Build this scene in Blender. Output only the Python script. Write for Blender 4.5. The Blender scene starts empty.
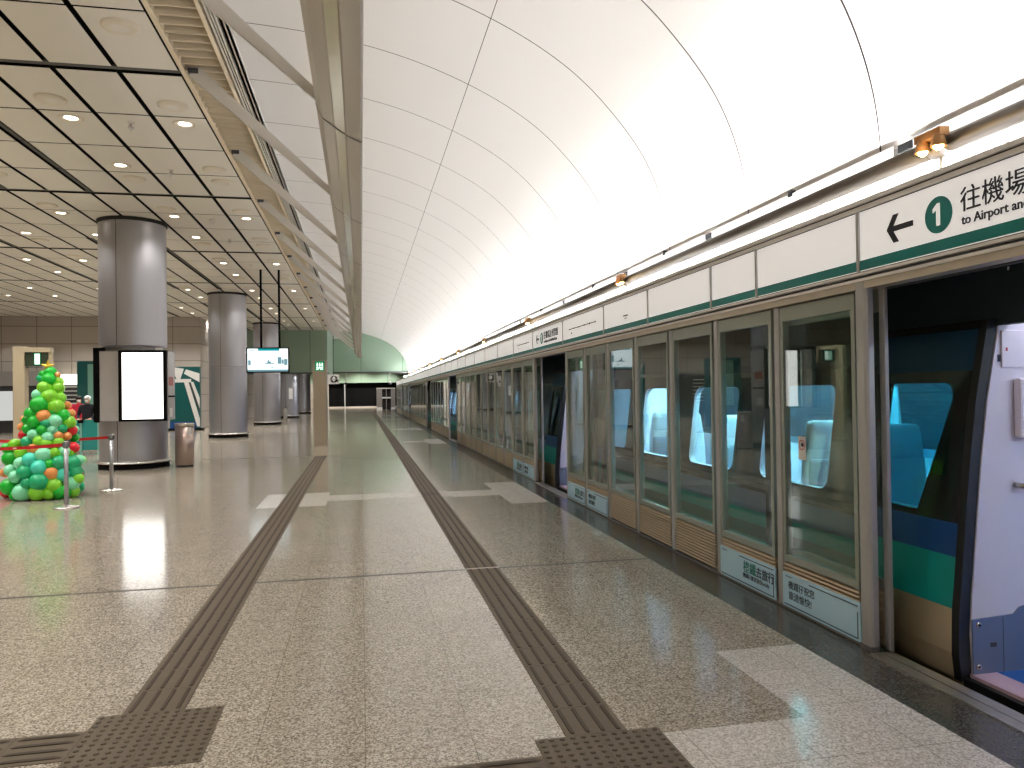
# An airport railway platform at night, built object by object.
# World: X to the right across the platform, Y along it away from the camera, Z up; metres.
COVE, TRAIN, SPOT, EXPO = 190.0, 105.0, 165.0, 0.35
import bpy, bmesh, math, random
from math import sin, cos, pi, radians, sqrt
from mathutils import Vector, Matrix, Euler
random.seed(7)
S = bpy.context.scene
COL = S.collection

# ------------------------------------------------------------------ colour and materials
def lin(c):
    return tuple((v / 255 / 12.92) if v / 255 <= .04045 else ((v / 255 + .055) / 1.055) ** 2.4 for v in c)

def mat(name, rgb, rough=.5, metal=0., spec=.5, emit=None, estr=0., noise=0., nscale=8., stretch=None, coat=0.):
    m = bpy.data.materials.new(name); m.use_nodes = True
    nt = m.node_tree; b = nt.nodes['Principled BSDF']
    c = lin(rgb)
    b.inputs['Base Color'].default_value = (*c, 1)
    b.inputs['Roughness'].default_value = rough
    b.inputs['Metallic'].default_value = metal
    b.inputs['Specular IOR Level'].default_value = spec
    b.inputs['Coat Weight'].default_value = coat
    if emit:
        b.inputs['Emission Color'].default_value = (*lin(emit), 1)
        b.inputs['Emission Strength'].default_value = estr
    if noise:
        tc = nt.nodes.new('ShaderNodeTexCoord'); mp = nt.nodes.new('ShaderNodeMapping')
        mp.inputs['Scale'].default_value = stretch or (1, 1, 1)
        n = nt.nodes.new('ShaderNodeTexNoise'); n.inputs['Scale'].default_value = nscale; n.inputs['Detail'].default_value = 3
        r = nt.nodes.new('ShaderNodeMapRange')
        r.inputs['From Min'].default_value = .3; r.inputs['From Max'].default_value = .7
        r.inputs['To Min'].default_value = 1 - noise; r.inputs['To Max'].default_value = 1 + noise * .6
        mx = nt.nodes.new('ShaderNodeMix'); mx.data_type = 'RGBA'; mx.blend_type = 'MULTIPLY'
        mx.inputs[0].default_value = 1
        mx.inputs[6].default_value = (*c, 1)
        L = nt.links.new
        L(tc.outputs['Object'], mp.inputs['Vector']); L(mp.outputs[0], n.inputs['Vector'])
        L(n.outputs['Fac'], r.inputs['Value']); L(r.outputs[0], mx.inputs[7]); L(mx.outputs[2], b.inputs['Base Color'])
    return m

def emission(name, rgb, s):
    m = bpy.data.materials.new(name); m.use_nodes = True
    nt = m.node_tree; nt.nodes.clear()
    e = nt.nodes.new('ShaderNodeEmission'); o = nt.nodes.new('ShaderNodeOutputMaterial')
    e.inputs['Color'].default_value = (*lin(rgb), 1); e.inputs['Strength'].default_value = s
    nt.links.new(e.outputs[0], o.inputs['Surface'])
    return m

def glass(name, tint, ior=1.5, gl=(255, 255, 255), rough=0.0):
    m = bpy.data.materials.new(name); m.use_nodes = True
    nt = m.node_tree; nt.nodes.clear(); N = nt.nodes.new; L = nt.links.new
    t = N('ShaderNodeBsdfTransparent'); t.inputs['Color'].default_value = (*lin(tint), 1)
    g = N('ShaderNodeBsdfGlossy'); g.inputs['Roughness'].default_value = rough; g.inputs['Color'].default_value = (*lin(gl), 1)
    f = N('ShaderNodeFresnel')
    # a thin sheet does not bend the light: both faces reflect alike
    ge = N('ShaderNodeNewGeometry'); ma = N('ShaderNodeMath'); ma.operation = 'MULTIPLY_ADD'
    ma.inputs[1].default_value = 1 / ior - ior; ma.inputs[2].default_value = ior
    L(ge.outputs['Backfacing'], ma.inputs[0]); L(ma.outputs[0], f.inputs['IOR'])
    mx = N('ShaderNodeMixShader'); o = N('ShaderNodeOutputMaterial')
    L(f.outputs[0], mx.inputs[0]); L(t.outputs[0], mx.inputs[1]); L(g.outputs[0], mx.inputs[2]); L(mx.outputs[0], o.inputs['Surface'])
    return m

def granite(name, a, b, c, rough=.16, scale=1.0, spec=.5, tone=.0, tile=(.485, .485, 0, 0)):
    """speckled polished stone: fine grains of three tones, faint tile-to-tile tone and joints"""
    m = bpy.data.materials.new(name); m.use_nodes = True
    nt = m.node_tree; N = nt.nodes.new; L = nt.links.new; bs = nt.nodes['Principled BSDF']
    tc = N('ShaderNodeTexCoord')
    v = N('ShaderNodeTexVoronoi'); v.inputs['Scale'].default_value = 120 * scale
    n = N('ShaderNodeTexNoise'); n.inputs['Scale'].default_value = 60 * scale; n.inputs['Detail'].default_value = 5; n.inputs['Roughness'].default_value = .75
    L(tc.outputs['Object'], v.inputs['Vector']); L(tc.outputs['Object'], n.inputs['Vector'])
    sep = N('ShaderNodeSeparateColor'); L(v.outputs['Color'], sep.inputs[0])
    ad = N('ShaderNodeMath'); ad.operation = 'ADD'; L(sep.outputs[0], ad.inputs[0])
    mu = N('ShaderNodeMath'); mu.operation = 'MULTIPLY_ADD'; L(n.outputs['Fac'], mu.inputs[0]); mu.inputs[1].default_value = 1.2; mu.inputs[2].default_value = -.6
    L(mu.outputs[0], ad.inputs[1])
    r = N('ShaderNodeValToRGB'); e = r.color_ramp.elements
    e[0].position = .08; e[0].color = (*lin(a), 1); e[1].position = .92; e[1].color = (*lin(c), 1)
    k = e.new(.45); k.color = (*lin(b), 1)
    L(ad.outputs[0], r.inputs[0])
    br = N('ShaderNodeTexBrick'); br.offset = 0; br.squash = 1
    br.inputs['Scale'].default_value = 1; br.inputs['Brick Width'].default_value = tile[0]; br.inputs['Row Height'].default_value = tile[1]
    br.inputs['Mortar Size'].default_value = .0026; br.inputs['Mortar Smooth'].default_value = 0
    br.inputs['Color1'].default_value = (1 - tone, 1 - tone, 1 - tone, 1); br.inputs['Color2'].default_value = (1 + tone * .5,) * 3 + (1,); br.inputs['Mortar'].default_value = (.6, .57, .54, 1)
    br.inputs['Bias'].default_value = 0
    mp = N('ShaderNodeMapping'); mp.inputs['Location'].default_value = (tile[2], tile[3], 0)
    L(tc.outputs['Object'], mp.inputs['Vector']); L(mp.outputs[0], br.inputs['Vector'])
    mx = N('ShaderNodeMix'); mx.data_type = 'RGBA'; mx.blend_type = 'MULTIPLY'; mx.inputs[0].default_value = 1
    L(r.outputs[0], mx.inputs[6]); L(br.outputs['Color'], mx.inputs[7])
    L(mx.outputs[2], bs.inputs['Base Color'])
    bs.inputs['Roughness'].default_value = rough; bs.inputs['Specular IOR Level'].default_value = spec
    return m

def stone_wall(name, a, b, w, h, joint=(95, 88, 78), rough=.45, axes='XZ'):
    m = bpy.data.materials.new(name); m.use_nodes = True
    nt = m.node_tree; N = nt.nodes.new; L = nt.links.new; bs = nt.nodes['Principled BSDF']
    tc = N('ShaderNodeTexCoord'); sx = N('ShaderNodeSeparateXYZ'); cx = N('ShaderNodeCombineXYZ')
    L(tc.outputs['Object'], sx.inputs[0]); L(sx.outputs[axes[0]], cx.inputs[0]); L(sx.outputs[axes[1]], cx.inputs[1])
    br = N('ShaderNodeTexBrick'); br.offset = 0
    br.inputs['Scale'].default_value = 1; br.inputs['Brick Width'].default_value = w; br.inputs['Row Height'].default_value = h
    br.inputs['Mortar Size'].default_value = .02; br.inputs['Color1'].default_value = (*lin(a), 1); br.inputs['Color2'].default_value = (*lin(b), 1); br.inputs['Mortar'].default_value = (*lin(joint), 1)
    L(cx.outputs[0], br.inputs['Vector']); L(br.outputs['Color'], bs.inputs['Base Color'])
    bs.inputs['Roughness'].default_value = rough
    return m

M = {}
M['granite'] = granite('granite_floor', (108, 98, 86), (152, 141, 126), (196, 187, 172), rough=.13, spec=.7, tone=.05)
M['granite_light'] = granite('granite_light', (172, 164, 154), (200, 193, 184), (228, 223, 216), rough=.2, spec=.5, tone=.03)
M['granite_dark'] = granite('granite_dark_border', (46, 43, 40), (70, 66, 60), (96, 92, 85), rough=.2, tone=.06, tile=(.6, .9, 0, 0))
M['joint'] = mat('floor_joint', (58, 50, 44), .6)
M['tactile'] = mat('tactile_rubber', (95, 84, 70), .6, 0, .25, noise=.08, nscale=30)
M['tactile_dot'] = mat('tactile_dot', (84, 74, 61), .6, 0, .2)
M['tactile_bar'] = mat('tactile_bar', (68, 58, 48), .6, 0, .2)
M['tactile_dark'] = mat('tactile_joint', (58, 50, 44), .6)
M['steel_plate'] = mat('threshold_steel', (190, 182, 170), .38, .85, noise=.08, nscale=20)
M['black'] = mat('matte_black', (7, 7, 7), .8, 0, .1)
M['dark'] = mat('dark_gap', (22, 20, 18), .8)
M['ceil'] = mat('ceiling_panel', (224, 220, 210), .42, .0, .4)
M['channel'] = mat('ceiling_channel', (64, 63, 56), .5)
M['vault'] = mat('vault_panel', (218, 214, 208), .5, spec=.35)
M['vault_seam'] = mat('vault_seam', (52, 44, 38), .7)
M['louvre'] = mat('louvre_bronze', (224, 210, 184), .5)
M['white_metal'] = mat('white_metal', (206, 202, 194), .4)
M['beam'] = mat('beam_metal', (192, 187, 179), .36, .1)
M['beam_lens'] = mat('beam_lens', (206, 203, 182), .25, .2)  # pale yellowish reflection put into the strip's colour
M['steel'] = mat('brushed_steel', (176, 175, 180), .38, .85, noise=.05, nscale=5, stretch=(30, 30, .6))
M['steel_dark'] = mat('steel_dark', (140, 138, 138), .4, .75, noise=.05, nscale=5, stretch=(30, 30, .6))
M['steel_bright'] = mat('steel_bright', (214, 210, 204), .25, .9)
M['alu'] = mat('aluminium', (190, 189, 188), .38, .5)
M['alu_frame'] = mat('aluminium_frame', (164, 170, 160), .4, .45)
M['alu_warm'] = mat('aluminium_warm', (214, 204, 188), .4, .5, noise=.06, nscale=6)
M['grille'] = mat('grille_metal', (204, 188, 162), .42, .5)
M['glass'] = glass('screen_glass', (240, 250, 247), 1.56)
M['train_glass'] = glass('train_tint_glass', (216, 244, 248), 1.4)
M['dark_glass'] = glass('dark_door_glass', (120, 190, 194), 1.45)
M['sign_white'] = mat('sign_white', (232, 230, 228), .35)
M['sign_glow'] = mat('glowing_sign', (236, 234, 232), .3, emit=(255, 252, 250), estr=.32)  # faint emission lifts the white panels and numeral
M['teal'] = mat('sign_teal', (6, 124, 120), .4)
M['ink'] = mat('sign_ink', (28, 28, 38), .5)
M['ink_white'] = mat('sign_numeral_white', (240, 240, 236), .5)
M['lamp'] = emission('downlight_lens', (255, 244, 226), 9)
M['cove'] = emission('fluorescent_tube', (250, 251, 255), COVE)
M['warm_lamp'] = emission('warm_lamp', (255, 214, 140), 14)
M['lamp_ring'] = mat('lamp_ring', (222, 214, 198), .4)
M['screen_w'] = emission('lit_poster', (255, 252, 246), 2.6)
M['mon_w'] = emission('monitor_white', (236, 248, 250), 1.25)
M['mon_teal'] = emission('monitor_teal', (20, 150, 160), .9)
M['mon_grey'] = emission('monitor_grey', (120, 160, 170), .8)
M['green_sign'] = emission('exit_green', (18, 140, 84), .7)
M['exit_dark'] = mat('exit_box_dark', (52, 66, 48), .5)
M['white_lit'] = emission('exit_white', (236, 255, 240), 1.5)
M['shop_lit'] = emission('shop_sign_lit', (255, 250, 225), 2.0)
M['green_wall'] = stone_wall('green_wall', (142, 164, 142), (148, 170, 148), 3.1, 9, (82, 118, 94), .35)
M['stone'] = stone_wall('stone_wall', (172, 164, 156), (180, 171, 162), 1.55, .86, (128, 118, 108), .5)
M['stone_y'] = stone_wall('stone_wall_side', (172, 164, 156), (180, 171, 162), 1.55, .86, (128, 118, 108), .5, 'YZ')
M['grey'] = mat('grey_paint', (140, 136, 132), .5)
M['dgrey'] = mat('dark_grey', (66, 66, 68), .5)
M['gold'] = mat('totem_bronze', (182, 170, 150), .4, .5, noise=.05, nscale=4, stretch=(20, 20, 1))
M['tan'] = mat('portal_tan', (194, 180, 152), .45)
M['teal_glass'] = mat('teal_panel', (20, 120, 118), .25, 0, .6)
M['teal_dark'] = mat('teal_deep', (8, 84, 84), .3, 0, .6)
M['red'] = mat('red_belt', (196, 20, 34), .5)
M['poster_blue'] = mat('poster_blue', (196, 234, 254), .45)
M['poster_navy'] = mat('poster_navy', (30, 44, 74), .5)
M['poster_teal'] = mat('poster_teal', (40, 136, 128), .5)
M['rubber'] = mat('black_rubber', (16, 15, 14), .55)
M['train_tan'] = mat('train_silver', (212, 194, 162), .4, .5)
M['train_grey'] = mat('train_bluegrey', (108, 120, 156), .35, .3)
M['train_roof'] = mat('train_upper', (60, 70, 80), .35, .3)  # silver upper body, its lack of light put into a dark grey
M['train_teal'] = mat('train_teal', (14, 152, 146), .35)
M['train_teal_d'] = mat('train_teal_dark', (6, 92, 90), .35)
M['train_blue'] = mat('train_blue', (22, 70, 132), .35)
M['train_navy'] = mat('train_navy', (8, 52, 84), .35)
M['train_black'] = mat('train_window_band', (30, 27, 25), .16, 0, .6)
M['int_white'] = mat('train_interior_white', (226, 222, 232), .45)
M['int_box'] = mat('train_locker_white', (232, 226, 236), .35)
M['kick'] = mat('train_kickplate', (122, 132, 150), .4, .4)
M['carpet_blue'] = mat('train_carpet_blue', (24, 84, 152), .9, noise=.2, nscale=60)
M['sill_pink'] = mat('train_sill', (206, 176, 190), .5, .2)
M['seat'] = mat('seat_fabric', (196, 206, 212), .8, noise=.06, nscale=40)
M['seat_blue'] = mat('seat_back_shell', (120, 144, 160), .5)
M['train_lamp_dim'] = emission('train_vestibule_lamp', (244, 244, 255), 10)
M['far_window'] = mat('train_far_window', (176, 220, 232), .12, .85)
M['train_lamp'] = emission('train_ceiling_lamp', (225, 246, 255), TRAIN)
M['skin'] = mat('skin', (206, 160, 132), .6)
M['hair'] = mat('hair_dark', (28, 22, 20), .6)
M['coat_red'] = mat('coat_red', (190, 24, 54), .8)
M['coat_black'] = mat('coat_black', (22, 24, 34), .8)
M['jeans'] = mat('trousers_navy', (44, 54, 84), .85)
M['mask'] = mat('face_mask', (232, 232, 236), .8)
for k, c in dict(G=(18, 176, 46), L=(128, 206, 46), T=(26, 168, 112), M=(132, 220, 176), A=(68, 208, 180), O=(226, 146, 78), R=(214, 18, 38), D=(8, 96, 44)).items():
    M['b' + k] = mat('balloon_' + k, c, .28, 0, .5)
M['red_label'] = mat('notice_red', (160, 90, 80), .5)
M['bin_bronze'] = mat('bin_bronze', (178, 160, 152), .32, .8)
M['screen_dim'] = emission('shop_panel_lit', (250, 250, 245), .5)
M['teal_pale'] = mat('teal_pale', (120, 172, 160), .3, 0, .6)
M['teal_pale2'] = mat('teal_mid', (30, 134, 130), .25, 0, .6)
M['lip'] = mat('header_lip', (236, 233, 228), .4, .1)
M['kiosk'] = mat('kiosk_steel', (184, 180, 180), .4, .35, noise=.05, nscale=5, stretch=(30, 30, .6))
M['rail'] = mat('rail_grey', (88, 82, 74), .4, .4)
M['lamp_housing'] = mat('lamp_housing', (150, 110, 70), .4, .6)
M['galv'] = mat('galvanised', (190, 188, 182), .4, .7, noise=.2, nscale=25)
M['blind'] = mat('window_blind', (240, 244, 244), .7)
_nt = M['blind'].node_tree; _t = _nt.nodes.new('ShaderNodeBsdfTranslucent'); _t.inputs['Color'].default_value = (.85, .9, .92, 1); _m = _nt.nodes.new('ShaderNodeMixShader'); _m.inputs[0].default_value = .6
_o = [n for n in _nt.nodes if n.type == 'OUTPUT_MATERIAL'][0]
_nt.links.new(_nt.nodes['Principled BSDF'].outputs[0], _m.inputs[1]); _nt.links.new(_t.outputs[0], _m.inputs[2]); _nt.links.new(_m.outputs[0], _o.inputs['Surface'])
M['star'] = mat('gold_star', (224, 176, 60), .3, .6)

# ------------------------------------------------------------------ mesh builder
class MB:
    def __init__(s): s.v = []; s.f = []; s.m = []; s.sm = []; s.mats = []
    def mi(s, m):
        if m not in s.mats: s.mats.append(m)
        return s.mats.index(m)
    def face(s, ids, m, smooth=False): s.f.append(tuple(ids)); s.m.append(s.mi(m)); s.sm.append(smooth)
    def quad(s, a, b, c, d, m): n = len(s.v); s.v += [a, b, c, d]; s.face((n, n + 1, n + 2, n + 3), m)
    def poly(s, pts, m): n = len(s.v); s.v += list(pts); s.face(range(n, n + len(pts)), m)
    def box(s, x0, x1, y0, y1, z0, z1, m, rot=None):
        n = len(s.v)
        P = [(x, y, z) for x in (x0, x1) for y in (y0, y1) for z in (z0, z1)]
        if rot: P = [tuple(rot @ Vector(p)) for p in P]
        s.v += P
        for q in ((0, 1, 3, 2), (4, 6, 7, 5), (0, 4, 5, 1), (2, 3, 7, 6), (0, 2, 6, 4), (1, 5, 7, 3)): s.face([n + i for i in q], m)
    def bbox(s, x0, x1, y0, y1, z0, z1, m, b=.004):
        """box with chamfered edges"""
        bm = bmesh.new(); bmesh.ops.create_cube(bm, size=1)
        for v in bm.verts: v.co = Vector(((x0 + x1) / 2 + v.co.x * (x1 - x0), (y0 + y1) / 2 + v.co.y * (y1 - y0), (z0 + z1) / 2 + v.co.z * (z1 - z0)))
        bmesh.ops.bevel(bm, geom=bm.edges[:], offset=b, segments=2, affect='EDGES', profile=.5)
        s.add_bm(bm, m)
    def add_bm(s, bm, m, smooth=False, mw=None):
        n = len(s.v); bm.verts.index_update()
        for v in bm.verts: s.v.append(tuple(mw @ v.co) if mw else tuple(v.co))
        for f in bm.faces: s.face([n + v.index for v in f.verts], m, smooth)
        bm.free()
    def prism(s, pts, a0, a1, m, axis='Y', smooth=False):
        """polygon of 2D pts extruded along an axis: Y -> pts are (x,z); X -> (y,z); Z -> (x,y)"""
        def P(p, t): return {'Y': (p[0], t, p[1]), 'X': (t, p[0], p[1]), 'Z': (p[0], p[1], t)}[axis]
        n = len(s.v); k = len(pts)
        s.v += [P(p, a0) for p in pts] + [P(p, a1) for p in pts]
        for i in range(k): j = (i + 1) % k; s.face((n + i, n + j, n + k + j, n + k + i), m, smooth)
        s.face([n + i for i in range(k)][::-1], m); s.face([n + k + i for i in range(k)], m)
    def lathe(s, prof, m, c=(0, 0), n=32, smooth=True, a0=0, a1=2 * pi, cap=True):
        b = len(s.v); full = abs(a1 - a0 - 2 * pi) < 1e-6; cols = n if full else n + 1
        for i in range(cols):
            a = a0 + (a1 - a0) * i / n
            for r, z in prof: s.v.append((c[0] + r * cos(a), c[1] + r * sin(a), z))
        k = len(prof)
        for i in range(n):
            j = (i + 1) % cols
            for q in range(k - 1): s.face((b + i * k + q, b + j * k + q, b + j * k + q + 1, b + i * k + q + 1), m, smooth)
        if cap and full:
            for q in (0, k - 1):
                if prof[q][0] > 1e-4: s.face([b + i * k + q for i in range(cols)][::(-1 if q == 0 else 1)], m)
    def tube(s, pts, r, m, n=10, smooth=True):
        b = len(s.v); pts = [Vector(p) for p in pts]
        for i, p in enumerate(pts):
            t = (pts[min(i + 1, len(pts) - 1)] - pts[max(i - 1, 0)]).normalized()
            u = t.cross(Vector((0, 0, 1)) if abs(t.z) < .9 else Vector((1, 0, 0))).normalized(); w = t.cross(u)
            rr = r[i] if isinstance(r, (list, tuple)) else r
            for k in range(n): a = 2 * pi * k / n; s.v.append(tuple(p + u * cos(a) * rr + w * sin(a) * rr))
        for i in range(len(pts) - 1):
            for k in range(n): j = (k + 1) % n; s.face((b + i * n + k, b + i * n + j, b + (i + 1) * n + j, b + (i + 1) * n + k), m, smooth)
        s.face([b + k for k in range(n)][::-1], m); s.face([b + (len(pts) - 1) * n + k for k in range(n)], m)
    def ball(s, c, r, m, seg=16, rings=10, sc=(1, 1, 1)):
        b = len(s.v)
        for i in range(rings + 1):
            t = pi * i / rings
            for k in range(seg): a = 2 * pi * k / seg; s.v.append((c[0] + r * sc[0] * sin(t) * cos(a), c[1] + r * sc[1] * sin(t) * sin(a), c[2] + r * sc[2] * cos(t)))
        for i in range(rings):
            for k in range(seg): j = (k + 1) % seg; s.face((b + i * seg + k, b + (i + 1) * seg + k, b + (i + 1) * seg + j, b + i * seg + j), m, True)
    def build(s, name, parent=None, loc=(0, 0, 0), kind=None):
        me = bpy.data.meshes.new(name); me.from_pydata(s.v, [], s.f)
        for m in s.mats: me.materials.append(M[m])
        me.polygons.foreach_set('material_index', s.m); me.polygons.foreach_set('use_smooth', s.sm)
        me.validate(); me.update()
        bm = bmesh.new(); bm.from_mesh(me); bmesh.ops.recalc_face_normals(bm, faces=bm.faces[:]); bm.to_mesh(me); bm.free()
        o = bpy.data.objects.new(name, me); o.location = loc; COL.objects.link(o)
        if parent: o.parent = parent
        if kind: o['kind'] = kind
        return o

def thing(name, label, cat, loc=(0, 0, 0), rz=0, group=None):
    o = bpy.data.objects.new(name, None); o.empty_display_size = .1; COL.objects.link(o)
    o.location = loc; o.rotation_euler = (0, 0, rz)
    return tag(o, label, cat, group)
def tag(o, label, cat, group=None):
    o['label'] = label; o['category'] = cat
    if group: o['group'] = group
    return o
def dup(root, loc, label, group=None, rz=None):
    def cp(o, parent):
        c = o.copy(); COL.objects.link(c)
        if parent: c.parent = parent
        for ch in [k for k in o.children]: cp(ch, c)
        return c
    r = cp(root, None); r.location = loc
    if rz is not None: r.rotation_euler = (0, 0, rz)
    r['label'] = label
    if group: r['group'] = group
    return r
ORD = ['zeroth', 'first', 'second', 'third', 'fourth', 'fifth', 'sixth', 'seventh', 'eighth', 'ninth', 'tenth', 'eleventh', 'twelfth', 'thirteenth', 'fourteenth', 'fifteenth', 'sixteenth', 'seventeenth', 'eighteenth', 'nineteenth', 'twentieth']

def text(name, body, size, m, parent, loc, width=None, depth=.002, facing='-X', bold=0., align='LEFT'):
    cu = bpy.data.curves.new(name, 'FONT'); cu.body = body; cu.size = size; cu.extrude = depth; cu.offset = bold; cu.align_x = align
    cu.resolution_u = 3
    t = bpy.data.objects.new(name, cu); COL.objects.link(t); bpy.context.view_layer.update()
    me = bpy.data.meshes.new_from_object(t.evaluated_get(bpy.context.evaluated_depsgraph_get()))
    bpy.data.objects.remove(t); bpy.data.curves.remove(cu)
    if width:
        xs = [v.co.x for v in me.vertices]; k = width / max(1e-6, max(xs) - min(xs))
        for v in me.vertices: v.co.x *= k
    me.materials.clear(); me.materials.append(M[m])
    o = bpy.data.objects.new(name, me); COL.objects.link(o); o.parent = parent
    R = Matrix(((0, 0, -1), (-1, 0, 0), (0, 1, 0))) if facing == '-X' else Matrix(((1, 0, 0), (0, 0, -1), (0, 1, 0)))
    o.matrix_local = Matrix.Translation(loc) @ R.to_4x4()
    return o
# ------------------------------------------------------------------ camera
F_PX, YAW, PITCH, ROLL, EYE = 744.6, .19984, .01115, .0144, 1.6
fw = Vector((sin(YAW) * cos(PITCH), cos(YAW) * cos(PITCH), sin(PITCH)))
rt = Vector((cos(YAW), -sin(YAW), 0)); dn = -rt.cross(fw)
r2 = rt * cos(ROLL) + dn * sin(ROLL); d2 = -rt * sin(ROLL) + dn * cos(ROLL)
cd = bpy.data.cameras.new('camera'); cam = bpy.data.objects.new('camera', cd); COL.objects.link(cam)
up = -d2; bk = -fw
cam.matrix_world = Matrix(((r2.x, up.x, bk.x, 0), (r2.y, up.y, bk.y, 0), (r2.z, up.z, bk.z, EYE), (0, 0, 0, 1)))
cd.sensor_fit = 'HORIZONTAL'; cd.sensor_width = 36; cd.lens = F_PX / 1024 * 36; cd.clip_end = 300; cd.clip_start = .05
S.camera = cam
def seen(p, mx=30):
    v = Vector(p) - Vector((0, 0, EYE)); z = v.dot(fw)
    if z < .3: return False
    x = 512 + F_PX * v.dot(r2) / z; y = 384 + F_PX * v.dot(d2) / z
    return -mx < x < 1024 + mx and -mx < y < 768 + mx

YB, YE = -5.0, 57.0            # the built length of the vaulted hall
DOORS = [2.95, 11.80, 25.0, 34.13, 47.9, 56.15]
HALF = .92
XP = 3.03                       # face of the platform screens

# ------------------------------------------------------------------ floor
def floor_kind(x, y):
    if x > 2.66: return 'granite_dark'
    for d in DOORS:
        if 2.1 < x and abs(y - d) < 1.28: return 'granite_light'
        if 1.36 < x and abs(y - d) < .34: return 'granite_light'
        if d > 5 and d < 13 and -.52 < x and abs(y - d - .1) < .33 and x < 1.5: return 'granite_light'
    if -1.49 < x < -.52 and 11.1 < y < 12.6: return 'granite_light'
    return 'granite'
JY = [6.71, 20.15, 33.6, 47.0]
xs = sorted([-22, -1.49, -.52, 1.36, 2.1, 2.66, 3.0, 3.12])
ys = {YB, 92.0}
for d in DOORS: ys |= {d - 1.28, d + 1.28, d - .34, d + .34}
ys |= {11.1, 12.6, 11.8 + .1 - .33, 11.8 + .1 + .33}
for j in JY: ys |= {j - (.022 if j < 10 else .06), j + (.022 if j < 10 else .06)}
ys = sorted(ys)
b = MB()
for x0, x1 in zip(xs, xs[1:]):
    for y0, y1 in zip(ys, ys[1:]):
        cx, cy = (x0 + x1) / 2, (y0 + y1) / 2
        k = floor_kind(cx, cy)
        if any(abs(cy - j) < .015 for j in JY) and cx < 2.66 and (y1 - y0) < .13 and (cy < 10 or cx < -.9): k = 'joint'
        b.quad((x0, y0, 0), (x1, y0, 0), (x1, y1, 0), (x0, y1, 0), k)
b.quad((3.12, YB, 0), (3.12, YB, -.9), (3.12, 92, -.9), (3.12, 92, 0), 'dark')
b.quad((-22, YB, -.3), (3.12, YB, -.3), (3.12, 92, -.3), (-22, 92, -.3), 'dark')
b.build('floor', kind='structure')
# seam down the middle of the platform, and the side one
# door thresholds
for i, d in enumerate(DOORS[:3]):
    b = MB(); y0, y1 = d - HALF - .05, d + HALF + .1
    for a, c, m in ((2.965, 3.035, 'steel_plate'), (3.043, 3.118, 'steel_plate')): b.box(a, c, y0, y1, .0, .006, m)
    b.box(2.958, 2.965, y0, y1, 0, .008, 'steel_bright')
    b.box(3.035, 3.043, y0, y1, .0, .002, 'black')
    b.build('trim_%d' % (i + 1), kind='structure')

# tactile paving
def bars(b, x0, y0, along='Y', n=4):
    for k in range(n):
        c = .3 * (k + .5) / n
        if along == 'Y': P = [(x0 + c - .011, y0 + .022), (x0 + c, y0 + .012), (x0 + c + .011, y0 + .022), (x0 + c + .011, y0 + .278), (x0 + c, y0 + .288), (x0 + c - .011, y0 + .278)]
        else: P = [(x0 + .012, y0 + c), (x0 + .022, y0 + c - .011), (x0 + .278, y0 + c - .011), (x0 + .288, y0 + c), (x0 + .278, y0 + c + .011), (x0 + .022, y0 + c + .011)]
        q = [((px - sum(p[0] for p in P) / 6) * .8 + sum(p[0] for p in P) / 6, (py - sum(p[1] for p in P) / 6) * .99 + sum(p[1] for p in P) / 6) for px, py in P]
        m = len(b.v); b.v += [(*p, .004) for p in P] + [(*p, .0085) for p in q]
        for i in range(6): j = (i + 1) % 6; b.face((m + i, m + j, m + 6 + j, m + 6 + i), 'tactile_bar')
        b.face(range(m + 6, m + 12), 'tactile_bar')
def strip(name, label, x0, y0, n, along='Y'):
    b = MB()
    for k in range(n):
        if along == 'Y':
            yk = y0 + .3 * k; dk = n > 100 and any(yk <= q < yk + .3 for q in (11.9, 25.4))
            b.box(x0 + .001, x0 + .299, yk + .001, yk + .299, 0, .004, 'tactile_dark' if dk else 'tactile')
            if n > 100 and yk <= 6.72 < yk + .3: b.box(x0, x0 + .3, 6.69, 6.72, .004, .0095, 'steel_plate')
            bars(b, x0, yk)
        else: b.box(x0 + .3 * k + .001, x0 + .3 * k + .299, y0 + .001, y0 + .299, 0, .004, 'tactile'); bars(b, x0 + .3 * k, y0, 'X')
    return tag(b.build(name), label, 'tactile paving')
def pad(name, label, x0, y0, nx, ny):
    b = MB()
    for i in range(nx):
        for j in range(ny):
            X, Y = x0 + .3 * i, y0 + .3 * j
            b.box(X + .001, X + .299, Y + .001, Y + .299, 0, .004, 'tactile')
            for u in range(6):
                for v in range(6): b.lathe([(.0135, .004), (.011, .008), (.006, .009), (0, .009)], 'tactile_dot', (X + .025 + .05 * u, Y + .025 + .05 * v), 8)
    return tag(b.build(name), label, 'tactile paving')
pad('tactile_pad', 'square studded brown tactile pad at the lower left where two guide strips meet', -1.31, 3.49, 2, 2)
pad('tactile_pad', 'square studded brown tactile pad at the near end of the right guide strip', .76, 2.75, 2, 2)
strip('tactile_strip', 'long ribbed tactile guide strip running beside the platform screens', .91, 3.35, 238)
strip('tactile_strip', 'ribbed tactile guide strip running from lower left pad to the upright sign pylon', -1.205, 4.09, 53)
strip('tactile_strip', 'ribbed tactile guide strip leaving the picture at the lower left corner', -1.31 - 2.4, 3.63, 8, 'X')
strip('tactile_strip', 'short ribbed tactile strip leading left from the right studded pad', -.14, 2.9, 3, 'X')

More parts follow.
